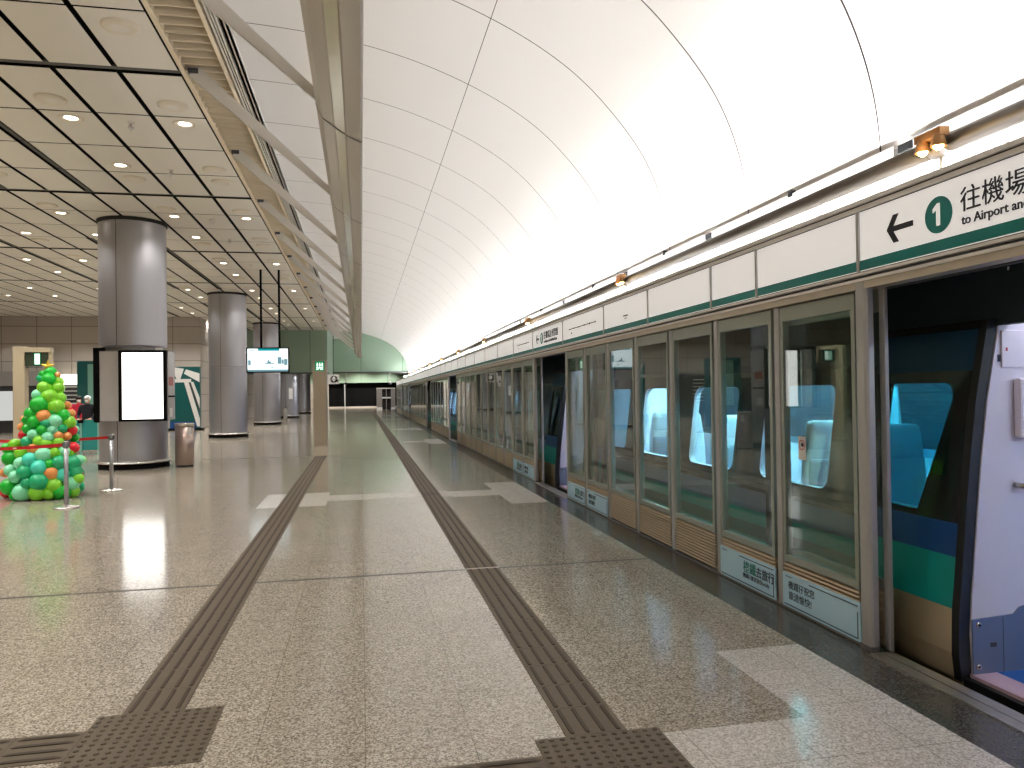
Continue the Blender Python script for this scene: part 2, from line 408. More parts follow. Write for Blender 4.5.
# ------------------------------------------------------------------ walls far and near
b = MB(); b.box(-22.2, -8.0, 40.2, 40.6, 0, 5.8, 'stone'); b.build('wall_left', kind='structure')
b = MB(); b.box(-8.4, -8.0, 40.6, 92, 0, 5.8, 'stone_y'); b.build('wall_corridor', kind='structure')
b = MB(); b.box(-22.2, -22.0, YB, 40.2, 0, 5.8, 'stone_y'); b.build('wall_side', kind='structure')
b = MB(); b.box(-22.2, 8.5, YB - .2, YB, -.9, 7.0, 'stone'); b.build('wall_back', kind='structure')
b = MB()
b.box(-8, -2.06, 48.0, 48.3, 3.02, 6.6, 'green_wall'); b.box(-2.2, -2.06, 48.3, 57, 3.02, 6.6, 'green_wall')
b.box(-2.06, 3.9, 57.0, 57.3, 3.30, 6.8, 'green_wall')
b.box(-8, -2.0, 47.94, 48.36, 2.94, 3.02, 'dgrey'); b.box(-2.06, 3.6, 56.92, 57.36, 3.2, 3.30, 'dgrey')
b.build('wall_green', kind='structure')
b = MB()
b.box(-8, 7, 91.0, 91.2, 3.0, 5.4, 'green_wall'); b.box(-3.8, 7, 91.6, 91.8, 0, 3.0, 'black'); b.box(-8, -3.8, 91.0, 91.2, 0, 3.0, 'stone')  # black sheet painted in for the darkness of the far opening
b.box(-8, 7, 90.9, 91.0, .0, .18, 'stone'); b.box(-1.98, -1.86, 90.7, 90.9, .0, 3.0, 'alu')
b.build('wall_end', kind='structure')
b = MB(); b.box(-8.4, -2.2, 48.3, 57.3, 5.4, 5.6, 'ceil'); b.box(-8.4, 8, 57.3, 92, 5.4, 5.6, 'ceil'); b.build('ceiling_far', kind='structure')
b = MB(); b.box(8.3, 8.5, YB, 92, -1.2, 7, 'dark'); b.box(3.62, 8.5, YB, 92, 4.6, 4.7, 'dark'); b.box(3.12, 8.5, YB, 92, -1.2, -1.1, 'dark'); b.build('wall_track', kind='structure')

# ------------------------------------------------------------------ flat panelled ceiling
ZC = 5.65
PX = .757
b = MB()
b.quad((-22, YB, ZC + .06), (-2.13, YB, ZC + .06), (-2.13, 48, ZC + .06), (-22, 48, ZC + .06), 'black')
ygr = []          # transverse grooves: four panels between two wider ones
k0 = -3
wide = [9.92 + 6.06 * k for k in range(k0, 7)]
for w in wide:
    ygr += [w + .075] + []
bounds = []
for w in wide:
    L_ = 6.06 - .15
    for j in range(4): bounds.append((w + .075 + L_ * j / 4 + .016, w + .075 + L_ * (j + 1) / 4 - .016))
cols = [18.55 + 12.45 * k for k in range(0, 3)]
for i in range(26):
    x1 = -2.15 - PX * i; x0 = x1 - PX
    xa, xb = x0 + .034, x1 - .034
    for (y0, y1) in bounds:
        if y1 < YB or y0 > 48: continue
        y0, y1 = max(y0, YB), min(y1, 48.0)
        a, c = xa, xb
        # wide channels sit on two grid lines, except in the bays with the columns
        inbay = any(y1 > q - 1.3 and y0 < q + 1.9 for q in cols)
        if not inbay:
            if i in (3, 5, 8): a += .05
            if i in (2, 4, 7) : pass
            if i in (4, 6, 9): c -= .05
        n = len(b.v)
        e = .012
        b.v += [(a, y0, ZC + .05), (c, y0, ZC + .05), (c, y1, ZC + .05), (a, y1, ZC + .05), (a, y0, ZC + .004), (c, y0, ZC + .004), (c, y1, ZC + .004), (a, y1, ZC + .004),
                (a + e, y0 + e, ZC), (c - e, y0 + e, ZC), (c - e, y1 - e, ZC), (a + e, y1 - e, ZC)]
        for q in ((0, 1, 5, 4), (1, 2, 6, 5), (2, 3, 7, 6), (3, 0, 4, 7), (4, 5, 9, 8), (5, 6, 10, 9), (6, 7, 11, 10), (7, 4, 8, 11), (8, 9, 10, 11)): b.face([n + t for t in q], 'black' if q in ((0, 1, 5, 4), (1, 2, 6, 5), (2, 3, 7, 6), (3, 0, 4, 7)) else 'ceil')  # panel sides coloured black to put shade into the grooves
for i in (4, 6, 9):
    x = -2.15 - PX * i
    for (y0, y1) in bounds:
        if y1 < YB or y0 > 48 or any(y1 > q - 1.3 and y0 < q + 1.9 for q in cols): continue
        b.box(x - .035, x + .03, y0, min(y1, 48), ZC + .02, ZC + .05, 'channel')
for w in wide: b.box(-22, -2.15, w - .05, w + .05, ZC + .025, ZC + .05, 'channel')
b.build('ceiling', kind='structure')

# ------------------------------------------------------------------ bronze finned bulkhead and air slots
b = MB()
XL, XR, ZB = -2.13, -1.62, 5.65
y = YB
while y < 47.8:       # upright slats set across the opening
    b.box(XL + .03, XR, y, y + .014, ZB, ZB + .092, 'louvre')
    y += .2
b.quad((XL, YB, ZB + .10), (XR + .02, YB, ZB + .10), (XR + .02, 48, ZB + .10), (XL, 48, ZB + .10), 'dark')
b.box(XL - .02, XL + .035, YB, 48, ZB - .012, ZB + .09, 'louvre')
b.box(XR - .01, XR + .03, YB, 48, ZB - .012, ZB + .09, 'louvre')
# linear air slots beside the slats, then the upstand to the vault
b.quad((-1.62, YB, 5.74), (-1.40, YB, 5.74), (-1.40, 48, 5.74), (-1.62, 48, 5.74), 'black')
for p, q in ((-1.565, -1.54), (-1.525, -1.51), (-1.495, -1.475), (-1.425, -1.395)): b.box(p, q, YB, 48, 5.66, 5.72, 'white_metal')
b.box(-1.41, -1.395, YB, 48, 5.66, 5.76, 'white_metal')
b.quad((-1.40, YB, 5.74), (-1.70, YB, 6.40), (-1.70, 57, 6.40), (-1.40, 57, 5.74), 'vault')
b.quad((-2.13, YB, 5.76), (-1.40, YB, 5.76), (-1.40, 57, 5.76), (-2.13, 57, 5.76), 'vault')
b.build('wall_bulkhead', kind='structure')

# ------------------------------------------------------------------ vault
V, ZH = 4.15, 1.6
ctrl = [(.852, .375), (.8515, .43), (.8435, .477), (.831, .537), (.803, .612), (.770, .667), (.74, .71), (.688, .768), (.63, .834), (.581, .877), (.496, .93), (.43, .966), (.36, 1.0),
        (.27, 1.035), (.183, 1.066), (.10, 1.088), (.02, 1.104), (-.06, 1.119), (-.138, 1.130), (-.22, 1.137), (-.30, 1.142), (-.402, 1.147)]
def catmull(P, sub=3):
    out = []
    for i in range(len(P) - 1):
        p0, p1, p2, p3 = [Vector(P[max(0, min(len(P) - 1, i + k))]) for k in (-1, 0, 1, 2)]
        for s in range(sub):
            t = s / sub
            out.append(.5 * ((2 * p1) + (p2 - p0) * t + (2 * p0 - 5 * p1 + 4 * p2 - p3) * t * t + (3 * p1 - p0 - 3 * p2 + p3) * t ** 3))
    out.append(Vector(P[-1])); return out
# light smoothing of the measured points, then a spline
sm = [Vector(p) for p in ctrl]
for _ in range(2): sm = [sm[0]] + [(sm[i - 1] + sm[i] * 2 + sm[i + 1]) / 4 for i in range(1, len(sm) - 1)] + [sm[-1]]
prof = [(p.x * V, ZH + p.y * V) for p in catmull([tuple(p) for p in sm])]
b = MB()
il = min(range(len(prof)), key=lambda i: abs(prof[i][0] - .36 * V))
seams = [4.51 - 1.79 * 6 + 1.79 * i for i in range(40)]
for y0, y1 in zip(seams, seams[1:]):
    y0, y1 = max(y0 + .008, YB), min(y1 - .008, YE)
    if y1 <= y0: continue
    for seg in (prof[:il + 1], prof[il:]):
        seg = list(seg)
        if seg[0] is prof[il]: seg[0] = (seg[0][0] - .008, seg[0][1] + .003)
        n = len(b.v)
        for x, z in seg: b.v += [(x, y0, z), (x, y1, z)]
        for i in range(len(seg) - 1): b.face((n + 2 * i, n + 2 * i + 1, n + 2 * i + 3, n + 2 * i + 2), 'vault', True)
n = len(b.v)
cx, cz = 0, 3.0
for x, z in prof:
    d = Vector((x - cx, z - cz)).normalized() * .02
    b.v += [(x + d.x, YB, z + d.y), (x + d.x, YE, z + d.y)]
for i in range(len(prof) - 1): b.face((n + 2 * i, n + 2 * i + 1, n + 2 * i + 3, n + 2 * i + 2), 'vault_seam', True)
# ledge and back of the lighting cove behind the screens
b.quad((3.10, YB, 2.66), (3.66, YB, 2.66), (3.66, YE, 2.66), (3.10, YE, 2.66), 'sign_white')
b.quad((3.66, YB, 2.66), (3.60, YB, 3.20), (3.60, YE, 3.20), (3.66, YE, 2.66), 'sign_white')
b.build('ceiling_vault', kind='structure')

# ------------------------------------------------------------------ beam, struts
b = MB()
SCB = .967
sec = [(-.40, 4.44), (-.37, 4.22), (-.312, 4.09), (-.215, 4.015), (-.20, 4.012), (-.112, 3.955), (-.098, 3.94), (.020, 3.885), (.037, 3.895), (.042, 3.96), (-.02, 4.30), (-.2, 4.5)]
sec = [(x * SCB, 1.6 + (z - 1.6) * SCB) for x, z in sec]
root = thing('ceiling_beam', 'long grey metal beam hanging below the white vault along the whole platform', 'beam', (0, YB, 0))
b.prism([p for p in sec], 0, 47 - YB, 'beam'); b.build('beam_body', root)
b = MB()
for y0, y1 in ((6.9 - YB, 10.05 - YB),):
    pass
y = 3.47 - YB
while y < 46 - YB:
    n0 = y + .04; n1 = min(y + 3.13, 46.9 - YB)
    (xa, za), (xb, zb) = sec[4], sec[5]; b.poly([(xa, n0, za - .002), (xb, n0, zb - .002), (xb, n1, zb - .002), (xa, n1, za - .002)], 'beam_lens'); y += 3.15
o = b.build('lens_strip', root); o.location = (-.002, 0, -.003)
b = MB(); y = 3.47
while y < 46.5:
    for (x0, z0), (x1, z1) in zip(sec[1:8], sec[2:9]): b.quad((x0 - .003, y - YB - .012, z0 - .004), (x1 - .003, y - YB - .012, z1 - .004), (x1 - .003, y - YB + .012, z1 - .004), (x0 - .003, y - YB + .012, z0 - .004), 'dark')
    y += 3.15
b.build('joint_band', root)
i = 0; y = 6.62; first = None
while y < 47:
    i += 1
    if first is None:
        b = MB(); d = Vector((1.66, 0, -1.40)).normalized(); n_ = Vector((d.z, 0, -d.x))
        P0 = Vector((-1.99, 0, 5.635)); P1 = Vector((-.30, 0, 4.15)); w = .085; d = (P1 - P0).normalized(); n_ = Vector((d.z, 0, -d.x))
        pts = [(P0 + n_ * w), (P1 + n_ * .035), (P1 - n_ * .035), (P0 - n_ * w)]
        b.prism([(p.x, p.z) for p in pts], -.022, .022, 'white_metal')
        b.box(-2.05, -1.93, -.04, .04, 5.60, 5.66, 'dgrey')
        first = tag(b.build('roof_strut', loc=(0, y, 0)), '', 'strut'); o = first
    else:
        o = first.copy(); COL.objects.link(o); o.location = (0, y, 0)
    o['label'] = 'pale sloping strut tying beam to bronze bulkhead, %s from the camera' % ORD[i]; o['group'] = 'struts between bulkhead and beam'
    y += 3.15

# ------------------------------------------------------------------ ceiling fixtures
ROWS = [(-2.52, 'row beside the bronze bulkhead'), (-4.06, 'second row from the bulkhead'), (-6.37, 'third row from the bulkhead'), (-7.95, 'fourth row from the bulkhead'), (-9.45, 'fifth row from the bulkhead'), (-11.75, 'sixth row from the bulkhead'), (-13.4, 'seventh row from the bulkhead'), (-16.4, 'eighth row from the bulkhead')]  # last rows added for more light on the left wall
def make_light(loc):
    r = thing('downlight', '', 'ceiling light', loc, group='round downlights in the panelled ceiling')
    b = MB(); b.lathe([(.165, 0), (.165, -.012), (.15, -.02), (.11, -.010), (.09, .004)], 'lamp_ring', n=28, cap=False); b.build('trim_ring', r)
    b = MB(); b.lathe([(0, -.004), (.06, -.006), (.09, 0)], 'lamp', n=24, cap=False); b.build('lens', r)
    return r
def make_dish(loc):
    r = thing('ceiling_speaker', '', 'ceiling speaker', loc, group='round dish fittings in the panelled ceiling')
    b = MB(); b.lathe([(.20, 0), (.196, -.016), (.17, -.034), (.13, -.042), (.10, -.036)], 'lamp_ring', n=28, cap=False); b.build('dish_ring', r)
    b = MB(); b.lathe([(.10, -.036), (.08, -.03), (.05, -.028), (0, -.028)], 'ceil', n=24, cap=False); b.build('cone', r)
    return r
lt = None; ds = None; SPOTS = []
for ri, (x, rn) in enumerate(ROWS):
    nl = nd = 0
    for w in [9.92 + 6.06 * k for k in range(-3, 6)]:
        for off, kd in ((1.10, 'd'), (1.82, 'l'), (4.08, 'd' if ri == 0 else 'l'), (4.88, 'd')):
            y = w + off
            if y < YB + .3 or y > 46.5: continue
            p = (x, y, ZC)
            if kd == 'l': SPOTS.append(p)
            if not seen(p, 8) or (kd == 'd' and y > 36) or (ri > 3 and (y > 34 or kd == 'd')) or (ri > 5 and y > 39): continue
            if kd == 'l':
                nl += 1; lab = 'lit round downlight, %s from the camera in the ceiling %s' % (ORD[nl], rn)
                if lt is None: lt = make_light(p); lt['label'] = lab
                else: dup(lt, p, lab)
            else:
                nd += 1; lab = 'unlit round dish fitting, %s from the camera in the ceiling %s' % (ORD[nd], rn)
                if ds is None: ds = make_dish(p); ds['label'] = lab
                else: dup(ds, p, lab)
sp = None
for i, y in enumerate((11.8, 14.15, 17.9, 20.2, 23.9, 26.2)):
    if sp is None:
        sp = thing('ceiling_sprinkler', '', 'sprinkler', (0, 0, 0), group='small pendants in the panelled ceiling')
        b = MB(); b.lathe([(.05, 0), (.045, -.012), (.02, -.015)], 'sign_white', n=16); b.build('escutcheon', sp)
        b = MB(); b.lathe([(.02, -.015), (.02, -.06), (.05, -.075), (.05, -.09), (.012, -.10), (.012, -.13), (0, -.13)], 'sign_white', n=14); b.build('head', sp)
        o = sp; o.location = (-3.28, y, ZC); o['label'] = 'small pale pendant sprinkler, first from the camera in the panelled ceiling'
    else: dup(sp, (-3.28, y, ZC), 'small pale pendant sprinkler, %s from the camera in the panelled ceiling' % ORD[i + 1])
for i, p in enumerate(SPOTS):
    l = bpy.data.lights.new('downlight_or_fill', 'SPOT'); l.energy = SPOT; l.spot_size = radians(118); l.spot_blend = .7; l.shadow_soft_size = .09; l.color = (1, .97, .92)
    o = bpy.data.objects.new('downlight_or_fill', l); COL.objects.link(o); o.location = (p[0], p[1], p[2] - .06)
for x, y in ((-5, 62), (0, 62), (-5, 74), (0, 74), (2.2, 76), (-1, 86), (-5, 52), (-4, 88.8), (0, 88.8), (3, 88.8)):  # fill spots added to brighten the far end, no fixtures there
    l = bpy.data.lights.new('downlight_or_fill', 'SPOT'); l.energy = SPOT * (7 if y > 88 else 3); l.spot_size = radians(130); l.spot_blend = .7; l.shadow_soft_size = .09; l.color = (1, .97, .92)
    o = bpy.data.objects.new('downlight_or_fill', l); COL.objects.link(o); o.location = (x, y, 5.3)
# ------------------------------------------------------------------ columns
def make_column(label, y, kiosk=False):
    c = thing('column', label, 'column', (-5.15, y, 0), group='round steel columns in a row')
    r = .71
    b = MB(); b.lathe([(r - .03, 2.74), (r - .03, 2.765), (r, 2.77), (r, 2.775), (r, 2.80), (r, 5.54), (r, 5.565), (r, 5.57), (r - .02, 5.58)], 'steel', n=56, cap=False)
    b.build('upper_shaft', c)
    b = MB(); b.lathe([(r - .02, 5.575), (r + .03, 5.585), (r + .03, 5.66)], 'dark', n=48, cap=False); b.build('top_collar', c)
    b = MB()
    if kiosk:
        b.lathe([(r, .19), (r, .2), (r, 1.07), (r, 1.08)], 'steel', n=56, cap=False); b.lathe([(r, 1.08), (r, 2.65)], 'steel', n=36, a0=-.34, a1=pi + .34, cap=False); b.lathe([(r - .06, 2.66), (r - .06, 2.745)], 'steel_dark', n=40, cap=False)
    else: b.lathe([(r, .19), (r, .195), (r, .22), (r, 2.70), (r, 2.73), (r, 2.735), (r - .03, 2.74)], 'steel', n=56, cap=False)
    b.build('lower_shaft', c)
    b = MB(); b.lathe([(r, .19), (r + .05, .165), (r + .07, .15), (r + .07, .125), (r + .02, .12)], 'steel_bright', n=56, cap=False); b.build('skirt_rim', c)
    b = MB(); b.lathe([(r + .03, .125), (r + .03, 0)], 'black', n=48, cap=False); b.build('plinth', c)
    b = MB()
    for a in (-1.79, -1.79 + 2.09, -1.79 - 2.09):
        for z0, z1 in ((2.77, 5.57), (.19, 1.1 if kiosk else 2.735)):
            R = Matrix.Rotation(a, 3, 'Z'); b.box(r - .004, r + .0015, -.006, .006, z0, z1, 'dark', R)
    b.build('joint', c)
    return c
C1 = make_column('nearest thick round steel column with the lit poster box around it', 18.6, True)
c2 = make_column('second round steel column, behind the litter bin', 31.05)
dup(c2, (-5.15, 43.5, 0), 'third round steel column, behind the hanging monitor')
dup(c2, (-5.15, 55.9, 0), 'fourth round steel column, with white notice, beyond the green wall')
dup(c2, (-5.10, 67.8, 0), 'fifth and farthest round steel column, left of the sign pylon')
# lit poster kiosk wrapped round the first column (hollow: four walls and a lid)
k = thing('poster_kiosk', 'steel poster box with glowing white poster wrapped round nearest column', 'advertising box', (-5.0, 17.72, 0))
X0, X1, Yd = -.60, .80, .56
b = MB(); b.box(X0, X1, 0, .04, 1.10, 2.62, 'kiosk'); b.box(X0, X0 + .04, .04, Yd, 1.10, 2.62, 'kiosk'); b.box(X1 - .04, X1, .04, Yd, 1.10, 2.62, 'kiosk'); b.box(X0, X1, Yd, Yd + .04, 1.10, 2.62, 'kiosk')
b.box(X0, X1, 0, .09, 2.62, 2.64, 'steel_dark'); b.box(X0, X1, 0, .05, 1.085, 1.10, 'steel_dark'); b.box(X0, -.50, .0, Yd, 2.62, 2.64, 'steel_dark'); b.box(.75, X1, 0, Yd, 2.62, 2.64, 'steel_dark')
b.build('case', k)
b = MB(); b.box(X0 - .12, X0, -.02, Yd, 1.08, 2.70, 'black'); b.box(X0 - .12, X0 + .12, -.02, .0, 2.66, 2.70, 'black'); b.build('side_panel', k)
b = MB()
fx0, fx1, fz0, fz1 = -.19, .78, 1.08, 2.64
for a, c, e, g in ((fx0, fx0 + .07, fz0, fz1), (fx1 - .06, fx1, fz0, fz1), (fx0 + .07, fx1 - .06, fz0, fz0 + .05), (fx0 + .07, fx1 - .06, fz1 - .05, fz1)): b.box(a, c, -.11, 0, e, g, 'black')
b.build('poster_frame', k)
b = MB(); b.box(fx0 + .07, fx1 - .06, -.09, -.06, fz0 + .05, fz1 - .05, 'screen_w'); b.build('lit_poster', k)
b = MB(); b.box(X1, X1 + .004, .06, .44, 1.86, 2.06, 'red_label'); b.build('notice', k)
b = MB(); b.box(X1, X1 + .012, .0, .54, 1.60, 1.64, 'black'); b.build('joint', k)
b = MB(); b.box(X1, X1 + .004, .1, .36, 1.16, 1.36, 'sign_white'); b.build('notice', k)
b = MB(); b.box(.55, .70, -.03, .0, 2.645, 2.70, 'sign_white'); b.build('camera_box', k)
# small notices on columns
b = MB(); b.box(-.30, -.05, -.735, -.715, 1.35, 2.1, 'sign_white'); o = b.build('wall_notice', loc=(-4.75, 55.9, 0)); tag(o, 'white paper notice on the fourth column', 'notice')
b = MB()
b.lathe([(.11, 0), (.11, .62), (.085, .70), (.04, .74), (.04, .80), (.0, .8)], 'sign_white', n=16); b.box(-.02, .09, -.03, .03, .80, .84, 'dgrey')
o = b.build('fire_extinguisher', loc=(-5.62 + .75, 50.5, 0)); tag(o, 'small white upright cylinder on floor just right of third column', 'extinguisher')

# ------------------------------------------------------------------ litter bin
r = thing('litter_bin', 'round steel litter bin beside the nearest column', 'bin', (-4.03, 18.45, 0))
b = MB(); b.lathe([(.205, .03), (.205, .93)], 'bin_bronze', n=36); b.build('body', r)
b = MB(); b.lathe([(.205, .93), (.215, .935), (.215, .985), (.19, .995), (.12, .985), (.0, .985)], 'steel_bright', n=36, cap=False); b.build('lid', r)
b = MB(); b.lathe([(.19, 0), (.19, .03)], 'black', n=32); b.build('foot', r)
b = MB(); b.lathe([(.2075, .72), (.2075, .90)], 'sign_white', n=5, a0=-1.05, a1=-.6); b.build('label', r)

# ------------------------------------------------------------------ balloon tree
t = thing('balloon_tree', 'tall cone of green balloons with a gold star, standing behind red belts', 'balloon tree', (-5.06, 13.55, 0))
b = MB(); b.lathe([(.42, .02), (.46, .3), (.38, .7), (.26, 1.2), (.12, 1.7), (.03, 2.0), (0, 2.02)], 'bD', n=20); b.build('core', t)
BM = {}
def balloon_mesh(key):
    b = MB(); n = 18; rings = 12; base = len(b.v)
    for i in range(rings + 1):
        th = pi * i / rings
        rr = sin(th); z = cos(th)
        if z < 0: rr *= 1 - .22 * z * z; z *= 1.18
        for k_ in range(n): a = 2 * pi * k_ / n; b.v.append((rr * cos(a), rr * sin(a), z))
    for i in range(rings):
        for k_ in range(n): j = (k_ + 1) % n; b.face((base + i * n + k_, base + (i + 1) * n + k_, base + (i + 1) * n + j, base + i * n + j), 'b' + key, True)
    b.lathe([(0, -1.16), (.05, -1.18), (.09, -1.27), (0, -1.26)], 'b' + key, n=8, cap=False)
    return b.build('balloon')
BAL = [('M', 0.093, -0.45, 0.708, 0.129), ('A', -0.081, -0.479, 0.641, 0.124), ('A', 0.061, -0.524, 0.515, 0.132), ('G', -0.554, 0.0, 0.635, 0.138), ('M', -0.225, -0.454, 0.588, 0.107), ('T', -0.142, -0.518, 0.448, 0.128), ('M', -0.3, -0.457, 0.379, 0.107), ('T', 0.071, -0.553, 0.302, 0.153), ('O', 0.217, -0.495, 0.419, 0.118), ('L', 0.25, -0.495, 0.232, 0.128), ('G', -0.429, -0.35, 0.214, 0.14), ('R', -0.618, 0.0, 0.105, 0.111), ('M', -0.188, -0.512, 0.138, 0.145), ('L', 0.032, -0.544, 0.121, 0.128), ('G', 0.308, -0.449, 0.126, 0.133), ('L', 0.188, -0.513, 0.107, 0.107), ('T', 0.3, -0.418, 0.568, 0.133), ('T', 0.467, -0.284, 0.56, 0.13), ('M', 0.535, -0.241, 0.592, 0.098), ('T', 0.493, -0.285, 0.416, 0.119), ('A', 0.344, -0.424, 0.389, 0.118), ('M', 0.453, -0.324, 0.233, 0.126), ('L', 0.468, -0.296, 0.099, 0.104), ('R', 0.446, -0.217, 0.797, 0.098), ('M', 0.335, -0.297, 0.745, 0.108), ('L', 0.224, -0.392, 0.727, 0.097), ('L', -0.252, -0.365, 0.749, 0.108), ('G', -0.318, -0.439, 0.082, 0.086), ('T', -0.098, -0.548, 0.28, 0.102), ('L', 0.56, -0.331, 0.305, 0.087), ('L', 0.536, -0.126, 0.591, 0.077), ('M', -0.435, -0.311, 0.47, 0.098), ('O', -0.642, 0.0, 0.408, 0.078), ('L', 0.104, -0.389, 0.88, 0.097), ('L', 0.254, -0.309, 0.89, 0.098), ('O', -0.054, -0.419, 0.803, 0.097), ('L', -0.493, 0.0, 0.862, 0.1), ('T', -0.172, -0.352, 0.923, 0.097), ('L', 0.012, -0.389, 0.93, 0.097), ('R', -0.258, -0.261, 1.023, 0.083), ('M', -0.086, -0.354, 1.033, 0.091), ('G', 0.038, -0.345, 1.105, 0.091), ('M', 0.169, -0.306, 1.094, 0.087), ('T', 0.274, -0.216, 1.112, 0.087), ('M', 0.119, -0.358, 0.981, 0.097), ('O', 0.243, -0.284, 0.997, 0.083), ('O', 0.346, -0.2, 0.989, 0.076), ('R', 0.372, -0.074, 1.078, 0.093), ('G', 0.39, 0.0, 0.954, 0.078), ('O', -0.396, 0.0, 1.147, 0.067), ('G', -0.188, -0.285, 1.126, 0.091), ('L', 0.398, -0.255, 0.721, 0.087), ('G', 0.188, -0.483, 0.559, 0.096), ('G', -0.613, 0.0, 0.808, 0.089), ('G', 0.386, -0.382, 0.092, 0.097), ('G', 0.04, 0.0, 2.032, 0.099), ('O', 0.133, 0.0, 1.994, 0.057), ('G', -0.073, 0.0, 2.006, 0.066), ('L', 0.151, 0.0, 1.88, 0.085), ('G', 0.039, -0.075, 1.915, 0.113), ('T', -0.101, 0.0, 1.935, 0.076), ('L', -0.006, -0.13, 1.784, 0.112), ('L', 0.143, -0.031, 1.771, 0.118), ('M', -0.094, -0.143, 1.667, 0.098), ('L', 0.079, -0.165, 1.634, 0.129), ('L', 0.202, -0.07, 1.611, 0.099), ('G', -0.041, -0.222, 1.505, 0.151), ('L', 0.171, -0.165, 1.47, 0.136), ('O', 0.27, 0.0, 1.486, 0.08), ('G', -0.151, -0.225, 1.365, 0.121), ('O', 0.039, -0.283, 1.319, 0.116), ('G', 0.142, -0.225, 1.38, 0.065), ('G', 0.268, -0.154, 1.325, 0.117), ('O', 0.326, 0.0, 1.354, 0.085), ('O', -0.346, 0.0, 1.271, 0.071), ('G', -0.086, -0.301, 1.235, 0.111), ('M', 0.183, -0.254, 1.234, 0.121), ('L', 0.341, -0.111, 1.209, 0.117), ('T', 0.086, -0.312, 1.202, 0.092), ('O', -0.402, 0.0, 1.15, 0.062), ('M', 0.4, 0.0, 1.09, 0.066), ('R', 0.326, 0.0, 1.412, 0.047), ('G', -0.232, -0.196, 1.265, 0.084)]
def balloon(key, x, y, z, rr, i):
    if key not in BM: BM[key] = balloon_mesh(key); o = BM[key]
    else: o = BM[key].copy(); COL.objects.link(o)
    o.parent = t; o.location = (x, y, z); o.scale = (rr * .97, rr * .97, rr)
    # the knot points in towards the core of the tree
    d = Vector((-x, -y, -.15 * rr)).normalized() if abs(x) + abs(y) > .02 else Vector((0, 0, -1))
    o.rotation_euler = (-d).to_track_quat('Z', 'Y').to_euler(); return o
for i, (key, x, y, z, rr) in enumerate(BAL): balloon(key, x, y, z, rr, i)
BP = [(0, .40), (.3, .42), (.8, .29), (1.2, .19), (1.59, .08), (1.9, .02), (2.1, .01)]
def brad(z):
    for (a, ra), (c, rc) in zip(BP, BP[1:]):
        if z <= c: return ra + (rc - ra) * (z - a) / (c - a)
    return .02
# the far side: one part, the balloons that face away from the photograph
back = MB(); rng = random.Random(3)
for z in (.13, .33, .53, .73, .93, 1.12, 1.3, 1.47, 1.63, 1.78, 1.9):
    R_ = brad(z); n = max(2, int(pi * R_ / .17))
    for q in range(n):
        a = pi * (q + .5 + rng.uniform(-.2, .2)) / n
        back.ball((R_ * cos(a), R_ * sin(a) + .02, z), rng.uniform(.085, .13) * (1 if z < 1.4 else .75), 'b' + rng.choice('GGLLTTMOAR'), 12, 8)
o = back.build('balloons_behind', t); o['kind'] = 'stuff'; 
b = MB()
for k_ in range(10):
    pass
pts = []
for k_ in range(10):
    a = pi / 2 + 2 * pi * k_ / 10; rr = .115 if k_ % 2 == 0 else .048; pts.append((rr * cos(a), rr * sin(a) + 2.14))
n = len(b.v); b.v += [(x, 0, z) for x, z in pts] + [(0, -.035, 2.14), (0, .035, 2.14)]
for k_ in range(10): j = (k_ + 1) % 10; b.face((n + k_, n + j, n + 10), 'star'); b.face((n + j, n + k_, n + 11), 'star')
b.tube([(0, 0, 1.98), (0, 0, 2.08)], .01, 'star', 8)
b.build('star', t)

# ------------------------------------------------------------------ belt stanchions
def stanchion(label, loc, belt):
    r = thing('belt_stanchion', label, 'stanchion', loc, group='belt stanchions round the balloon tree')
    b = MB(); b.lathe([(.175, 0), (.175, .012), (.16, .022), (.06, .032), (.04, .05)], 'steel_bright', n=32); b.build('base', r)
    b = MB(); b.lathe([(.031, .03), (.031, .90)], 'steel', n=20); b.build('post', r)
    b = MB(); b.lathe([(.038, .88), (.04, .89), (.04, .965), (.034, .975), (0, .977)], 'steel_dark', n=20); b.box(-.05, .05, -.014, .014, .895, .955, 'dgrey'); b.build('belt_head', r)
    if belt:
        b = MB(); x1, y1 = belt; n = 14
        for i in range(n + 1):
            q = i / n; sag = -.05 * 4 * q * (1 - q)
            b.v += [(x1 * q, y1 * q + s_, z + sag) for s_, z in ((-.0015, .902), (-.0015, .950), (.0015, .950), (.0015, .902))]
        for i in range(n):
            for k_ in range(4): j = (k_ + 1) % 4; b.face((4 * i + k_, 4 * i + j, 4 * i + 4 + j, 4 * i + 4 + k_), 'red')
        b.build('belt', r)
        b = MB()
        for q in (.3, .75):
            sag = -.05 * 4 * q * (1 - q); b.box(x1 * q - .035, x1 * q + .035, y1 * q - .004, y1 * q - .0025, .917 + sag, .934 + sag, 'sign_white')
        b.build('belt_print', r)
    return r
stanchion('steel belt stanchion in front of the balloon tree, nearest the camera', (-4.26, 12.03, 0), (-2.4, .45))
stanchion('steel belt stanchion right of the balloon tree, in front of nearest column', (-4.24, 13.98, 0), (-2.75, .55))
stanchion('dark belt stanchion at the left edge behind the balloon tree', (-6.35, 14.55, 0), (-1.9, .4))

